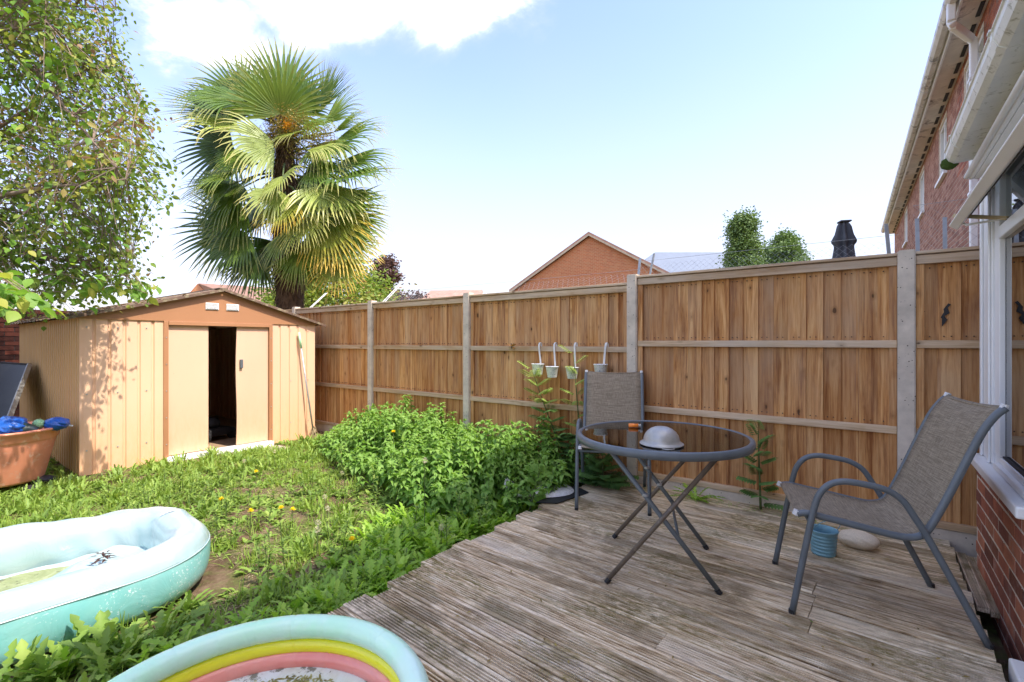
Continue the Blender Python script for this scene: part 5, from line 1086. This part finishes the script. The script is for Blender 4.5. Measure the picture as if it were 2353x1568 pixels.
# ------------------------------------------------------------------ folding glass table
tc = cw(.845, 2.70); table = empty('bistro_table', tc, math.atan2(.6, .8), 'round folding table with smoked glass top and crossed tube legs', 'table')
TZ = .725; Rr = .466
MB().lathe([(Rr - .018, TZ - .004), (Rr - .02, TZ + .004), (Rr - .006, TZ + .008), (Rr + .006, TZ + .002), (Rr + .010, TZ - .016), (Rr + .004, TZ - .034), (Rr - .012, TZ - .036), (Rr - .018, TZ - .026), (Rr - .018, TZ - .004)], 80).build('rim', M['grey_metal'], table, True)
MB().lathe([(0, TZ - .003), (Rr - .012, TZ - .003), (Rr - .012, TZ + .003), (0, TZ + .003)], 80).build('glass_top', M['table_glass'], table)
# local axes: x = picture right, y = away
def lc(X, Y, z): return (X - .845, Y - 2.70, z)
f1, f2, f3, f4 = lc(.49, 2.491, .0), lc(.65, 3.062, 0), lc(1.178, 2.889, 0), lc(1.033, 2.375, 0)
t1, t2, t3, t4 = lc(1.03, 2.36, .70), lc(1.19, 2.89, .70), lc(.665, 3.03, .70), lc(.50, 2.49, .70)
for a, b, mt in ((f1, t1, 'brown_metal'), (f2, t2, 'brown_metal'), (f3, t3, 'grey_metal'), (f4, t4, 'grey_metal')):
    a = Vector(a); b = Vector(b); MB().tube([a + Vector((0,0,.004)), b], .0125, 12).build('leg', M[mt], table, True); MB().tube([a + Vector((0,0,.0)), a + (b - a) * .03], .0145, 12).build('foot_cap', M['dark'], table)
for a, b in ((t1, t2), (t3, t4)): MB().tube([a, b], .011, 10).build('top_bar', M['grey_metal'], table, True)
for a, b in ((f1, f2), (f4, f3)):
    pass
k = Vector(f3).lerp(Vector(t3), .62); k2 = Vector(f4).lerp(Vector(t4), .62)
MB().tube([k, k2], .008, 8).build('brace', M['grey_metal'], table, True)
pv = Vector(f4).lerp(Vector(t4), .36); pv2 = Vector(f3).lerp(Vector(t3), .38); MB().tube([pv, pv2], .008, 8).build('brace', M['grey_metal'], table, True)
for (a, b, f) in ((f4, t4, .66), (f3, t3, .66), (f4, t4, .5), (f3, t3, .52)):
    q = Vector(a).lerp(Vector(b), f); MB().lathe([(0, 0), (.017, 0), (.017, .012), (0, .016)], 12, q).build('joint_cap', M['alu'], table)
for s in (-1, 1): MB().box((-.30 * 1, s * .23 - .008, TZ - .034), (.30, s * .23 + .008, TZ - .018)).build('under_bar', M['grey_metal'], table)
zt_ = TZ + .004
bc = at(1520, 1022, z=zt_); t = empty('metal_dish', bc, 0, 'upturned dented metal bowl with a wire handle on the table', 'bowl')
MB().lathe([(.104, .0), (.105, .004), (.100, .011), (.090, .014), (.088, .030), (.082, .048), (.071, .064), (.054, .078), (.034, .087), (.015, .090), (0, .091)], 40).build('bowl_body', M['steel'], t, True)
MB().tube([(.105 * math.cos(a), .105 * math.sin(a), .004) for a in np.linspace(0, 2*PI, 40)[:-1]], .0035, 6, closed=True).build('bowl_rim', M['steel'], t, True)
hd = Vector((.6, -.8, 0)); sd_ = Vector((.8, .6, 0)); MB().tube(smooth_path([hd * .105 - sd_ * .03, hd * .124 - sd_ * .012, hd * .124 + sd_ * .012, hd * .105 + sd_ * .03], 4), .0028, 6).build('handle', M['steel'], t, True); t.location.z = zt_ + .002
lp = at(1458, 978, z=zt_ + .012); t = empty('lighter', lp, math.atan2(.6, .8) - .12, 'orange cigarette lighter lying on the glass table top', 'lighter')
MB().tube([(-.035, 0, 0), (.022, 0, 0)], .0115, 14).build('body', M['orange'], t, True); MB().tube([(.022, 0, 0), (.036, 0, 0)], .010, 12).build('metal_cap', M['steel'], t); MB().tube([(.030, -.006, .006), (.030, .006, .006)], .005, 10).build('spark_wheel', M['dark'], t)

# bucket, stone under the chair
c = at(1892, 1272, z=0.0); c = Vector((c.x, c.y, 0)); t = empty('blue_bucket', c, 0, 'small ribbed blue metal bucket under the right chair', 'bucket')
pr = [(0, .004), (.058, .004), (.060, .0)]
for k in range(30): z = .004 + .125 * k / 29; pr.append((.061 + .010 * z / .13 + .0022 * math.sin(k * 1.35), z))
pr += [(.073, .135), (.0765, .138), (.078, .142), (.074, .146), (.071, .142), (.066, .10), (.060, .03), (0, .028)]
MB().lathe(pr, 36).build('bucket_body', M['bucket'], t, True); a = Vector((.8, .6, 0)); MB().tube(smooth_path([a * -.078 + Vector((0,0,.132)), a * -.06 + Vector((.035, -.05, .20)), Vector((.045, -.06, .225)), a * .06 + Vector((.035, -.05, .20)), a * .078 + Vector((0,0,.132))], 6), .0022, 6).build('handle', M['bucket'], t, True)
blob('stone', M['stone'], at(1972, 1240, z=.045), (.115, .08, .058), 12, 'large smooth cream stone on the deck behind the blue bucket', 'stone', amp=.12)

# ------------------------------------------------------------------ grit heap, bag and torn white plastic at the deck corner
gc = at(1238, 1118, z=.02); V = []; F = []; nr, na = 16, 40; rg = random.Random(6)
for i in range(nr + 1):
    f = i / nr
    for k in range(na):
        a = 2*PI*k/na; rx = (.31 + .03 * math.sin(3*a + 1)) * f; ry = (.28 + .03 * math.cos(2*a)) * f; V.append((rx * math.cos(a), ry * math.sin(a), .042 * (1 - f**3) + rg.uniform(-.004, .004) * (f < .97) + .004))
for i in range(nr): F += [(i*na+k, i*na+(k+1) % na, (i+1)*na+(k+1) % na, (i+1)*na+k) for k in range(na)]
o = MB().add(V, F).build('grit_heap', M['gravel'], None, True, recalc=False); o.location = (gc.x - .02, gc.y - .02, .012); tag(o, 'heap of pale grey grit spilled on the deck corner', 'grit', kind='stuff')
o = MB().prism([(-.36, -.30), (.10, -.36), (.33, -.22), (.40, .16), (.30, .22), (-.2, .25)], (0,0,0), (1,0,0), (0,1,0), (0,0,1), .006).build('rubber_mat', M['dark']); o.location = (gc.x + .0, gc.y - .02, .004); tag(o, 'black sheet of plastic lying under the grit heap', 'plastic sheet')
ps = [at(1158, 1122, z=.10), at(1172, 1130, z=.05), at(1182, 1148, z=.005), at(1205, 1150, z=.0), at(1226, 1144, z=.01)]; V = []
for i, p in enumerate(ps):
    for j in range(5): V.append((p.x + .02 * j * math.sin(i), p.y + .02 * j, p.z + .055 * math.sin(j * .9) + (.02 if i == 0 else 0)))
o = MB().add(V, [(i*5+j, i*5+j+1, (i+1)*5+j+1, (i+1)*5+j) for i in range(4) for j in range(4)]).build('torn_bag', M['white_clean'], None, True, recalc=False); solid(o, .003); tag(o, 'torn white plastic bag edge curling at the nettles', 'plastic bag')

# ------------------------------------------------------------------ inflatable pools
def rrect(cx, cy, hx, hy, r, n=150):
    pts = []; segs = [(cx+hx-r, cy+hy-r, 0), (cx-hx+r, cy+hy-r, 90), (cx-hx+r, cy-hy+r, 180), (cx+hx-r, cy-hy+r, 270)]
    for x, y, a0 in segs:
        for k in range(19): a = R(a0 + 90*k/18); pts.append((x + r*math.cos(a), y + r*math.sin(a), math.cos(a), math.sin(a)))
    out = []; P = pts + [pts[0]]; d = [0]
    for a, b in zip(P[:-1], P[1:]): d.append(d[-1] + math.hypot(b[0]-a[0], b[1]-a[1]))
    for k in range(n):
        s = d[-1] * k / n; i = next(i for i in range(len(d)-1) if d[i+1] >= s - 1e-9); f = (s - d[i]) / max(1e-9, d[i+1] - d[i]); out.append(tuple(P[i][q] * (1-f) + P[i+1][q] * f for q in range(4)))
    return out
pl = empty('paddling_pool', (-3.40, .05, -.09), R(-3), 'large pale blue rectangular inflatable pool, half sagging, on the lawn', 'paddling pool')
RP = rrect(0, 0, .51, 1.06, .38, 260); HT = .30; wid = .10
def ring(tr, a0, a1, nseg, seed=1):
    """part of the tube wall; cross section angle a0..a1 (0 = outward, 90 = up)"""
    V = []; n = len(RP)
    for i, (x, y, nx_, ny_) in enumerate(RP):
        d2 = (x + .30)**2 + (y - .72)**2; sag = 1 - .34 * math.exp(-d2 / .05)             # deflated far corner
        d3 = (x - .1)**2 + (y - .9)**2; pin = .5 * math.exp(-d3 / .03)
        for k in range(nseg + 1):
            a = R(a0 + (a1 - a0) * k / nseg); ca, sa = math.cos(a), math.sin(a)
            ww = wid * (1 + .03 * math.sin(i * .21) * max(0, sa) + .12 * pin); hh = HT / 2 * sag
            px_ = math.copysign(abs(ca)**.85, ca) * ww; pz = HT/2 * sag + math.copysign(abs(sa)**.85, sa) * hh
            wr = .007 * math.sin(i * .62 + k * .5) * math.exp(-d2 / .10) + .0022 * math.sin(i * .31 + .5 * k)
            if ca < 0: px_ *= 1.15
            V.append((x + nx_ * (px_ + wr), y + ny_ * (px_ + wr), max(.002, pz + wr)))
    m = nseg + 1; F = [(i*m+k, i*m+k+1, ((i+1) % n)*m+k+1, ((i+1) % n)*m+k) for i in range(n) for k in range(nseg)]; return MB().add(V, F)
ring(0, 24, 215, 22).build('upper_wall', M['vinyl_white'], pl, True); ring(0, -90, 24, 14).build('lower_wall', M['vinyl_aqua'], pl, True)
MB().tube([(x + nx_ * (wid * .93 + .003), y + ny_ * (wid * .93 + .003), HT/2 * (1 - .34 * math.exp(-((x + .30)**2 + (y - .72)**2) / .05)) + .066) for x, y, nx_, ny_ in RP], .0045, 5, closed=True).build('welt_seam', M['vinyl_white'], pl, True)
V = []; NR = 14; n = len(RP)
for j in range(NR + 1):
    f = j / NR
    for i, (x, y, nx_, ny_) in enumerate(RP):
        sx_ = (x - nx_ * .06) * (1 - f * .999); sy_ = (y - ny_ * .06) * (1 - f * .999); z = .07 * (1 - f)**9 * 1.2 + .022 + .012 * math.sin(sx_ * 17 + sy_ * 9) * (1 - f) + .16 * math.exp(-((sx_ + .12)**2 + (sy_ - .66)**2) / .02) * (1 - f)
        V.append((sx_, sy_, z))
MB().add(V, [(j*n+i, j*n+(i+1) % n, (j+1)*n+(i+1) % n, (j+1)*n+i) for j in range(NR) for i in range(n)]).build('pool_floor', M['vinyl_white'], pl, True, recalc=False)
MB().add([(.44 * math.cos(a) * (1 + .05 * math.sin(3*a)), -.04 + .88 * math.sin(a) * (1 + .06 * math.cos(5*a)), .052) for a in np.linspace(0, 2*PI, 60)[:-1]], [tuple(range(59))]).build('algae_water', M['algae'], pl)
wl_ = Vector((-3.33, .05, -.09)); p = at(242, 1283, z=.06)
o = NB().add(leaves(rng.normal(0, .02, (26, 3)) + [0, 0, .01], az_dirs(26, -.1, .12), .02 + .03 * rng.random(26), .014, (.3, 1, .8, .2), .3, .1, rnd=.0)).build('wet_leaves', M['copper']); o.location = p; tag(o, 'clump of dark wet leaves in the fold of the big pool', 'leaves')
# warning print on the rim
def patch(name, x, y, w, h, m):
    V = []; n = 8
    for j in range(n+1):
        for i in range(n+1): V.append((x + w * (i/n - .5), y + h * (j/n - .5), 0))
    return V, [(j*(n+1)+i, j*(n+1)+i+1, (j+1)*(n+1)+i+1, (j+1)*(n+1)+i) for j in range(n) for i in range(n)]
V, F = patch('p', .0, 0, .15, .075, None); o = MB().add(V, F).build('warning_print', M['print'], pl); o.location = (-.17, 1.05 , HT + .03)
sw = o.modifiers.new('shrink', 'SHRINKWRAP'); sw.target = [q for q in C.objects if q.name.startswith('upper_wall')][0]; sw.wrap_method = 'PROJECT'; sw.use_project_z = True; sw.use_negative_direction = True; sw.use_positive_direction = True; sw.offset = .003
o.rotation_euler = (0, 0, R(-20))

kp = empty('rainbow_pool', (-1.425, .62, .004), 0, 'small round rainbow inflatable pool in mint, yellow and coral rings on the deck', 'paddling pool')
for nm, mt, Rm, z, r, sh_ in (('mint_ring', 'vinyl_mint', .494, .150, .042, 0), ('yellow_ring', 'vinyl_yellow', .486, .088, .030, .1), ('coral_ring', 'vinyl_red', .476, .040, .037, .2)):
    V = []; n, q = 520, 18; ns = 24
    for i in range(n):
        a = 2*PI*i/n; ph = ((i * ns / n + sh_) % 1); pin = .05 * math.exp(-(min(ph, 1-ph) / .022)**2)
        for k in range(q):
            b = 2*PI*k/q; rr2 = r * (1 - pin); V.append(((Rm + rr2 * math.cos(b)) * math.cos(a) * 1.0, (Rm + rr2 * math.cos(b)) * math.sin(a), z + rr2 * math.sin(b) * .98))
    MB().add(V, [(i*q+k, i*q+(k+1) % q, ((i+1) % n)*q+(k+1) % q, ((i+1) % n)*q+k) for i in range(n) for k in range(q)]).build(nm, M[mt], kp, True)
MB().lathe([(0, .012), (.30, .014), (.445, .03)], 64).build('pool_floor', M['poolfloor'], kp, True)
n = 1500; a = rng.random(n) * 2 * PI; rr3 = .33 + .09 * rng.random(n); o = NB().add(leaves(np.stack([rr3 * np.cos(a), rr3 * np.sin(a), .024 + 0 * a], -1), az_dirs(n, 0, .25), .012 + .018 * rng.random(n), .008, (.5, 1, .4), .2, .1)).build('debris', leafmat('pool_debris', [(0, (.20, .17, .06)), (1, (.45, .42, .18))]), kp); o['kind'] = 'stuff'

# leaves and crumbs on the deck
n = 60; x, y = scatter(n, -1.8, .3, 1.4, 3.9); o = NB().add(leaves(np.stack([x, y, .006 + 0*x], -1), az_dirs(n, 0, .3), .012 + .02 * rng.random(n), .010, (.2, 1, .1), .2, .1)).build('deck_litter', leafmat('deck_leaf', [(0, (.12, .08, .04)), (.8, (.4, .3, .1)), (1, (.2, .3, .06))])); tag(o, 'bits of dry leaf scattered on the deck', 'leaf litter', kind='stuff')
for x, y, lab in ((1500/1.0, 1205, 0),): pass
n = 260; yy = rng.random(n) * 1.0 + 0; x = -2.0 + rng.random(n) * 2.3; y = 3.86 + .14 * rng.random(n); o = NB().add(leaves(np.stack([x, y, .006 + 0*x], -1), az_dirs(n, 0, .7), .02 + .03 * rng.random(n), .004, (1, .8, .3), .4, 0)).build('moss_edge', M['weed']); tag(o, 'mossy crumbs along the foot of the gravel boards', 'moss', kind='stuff')
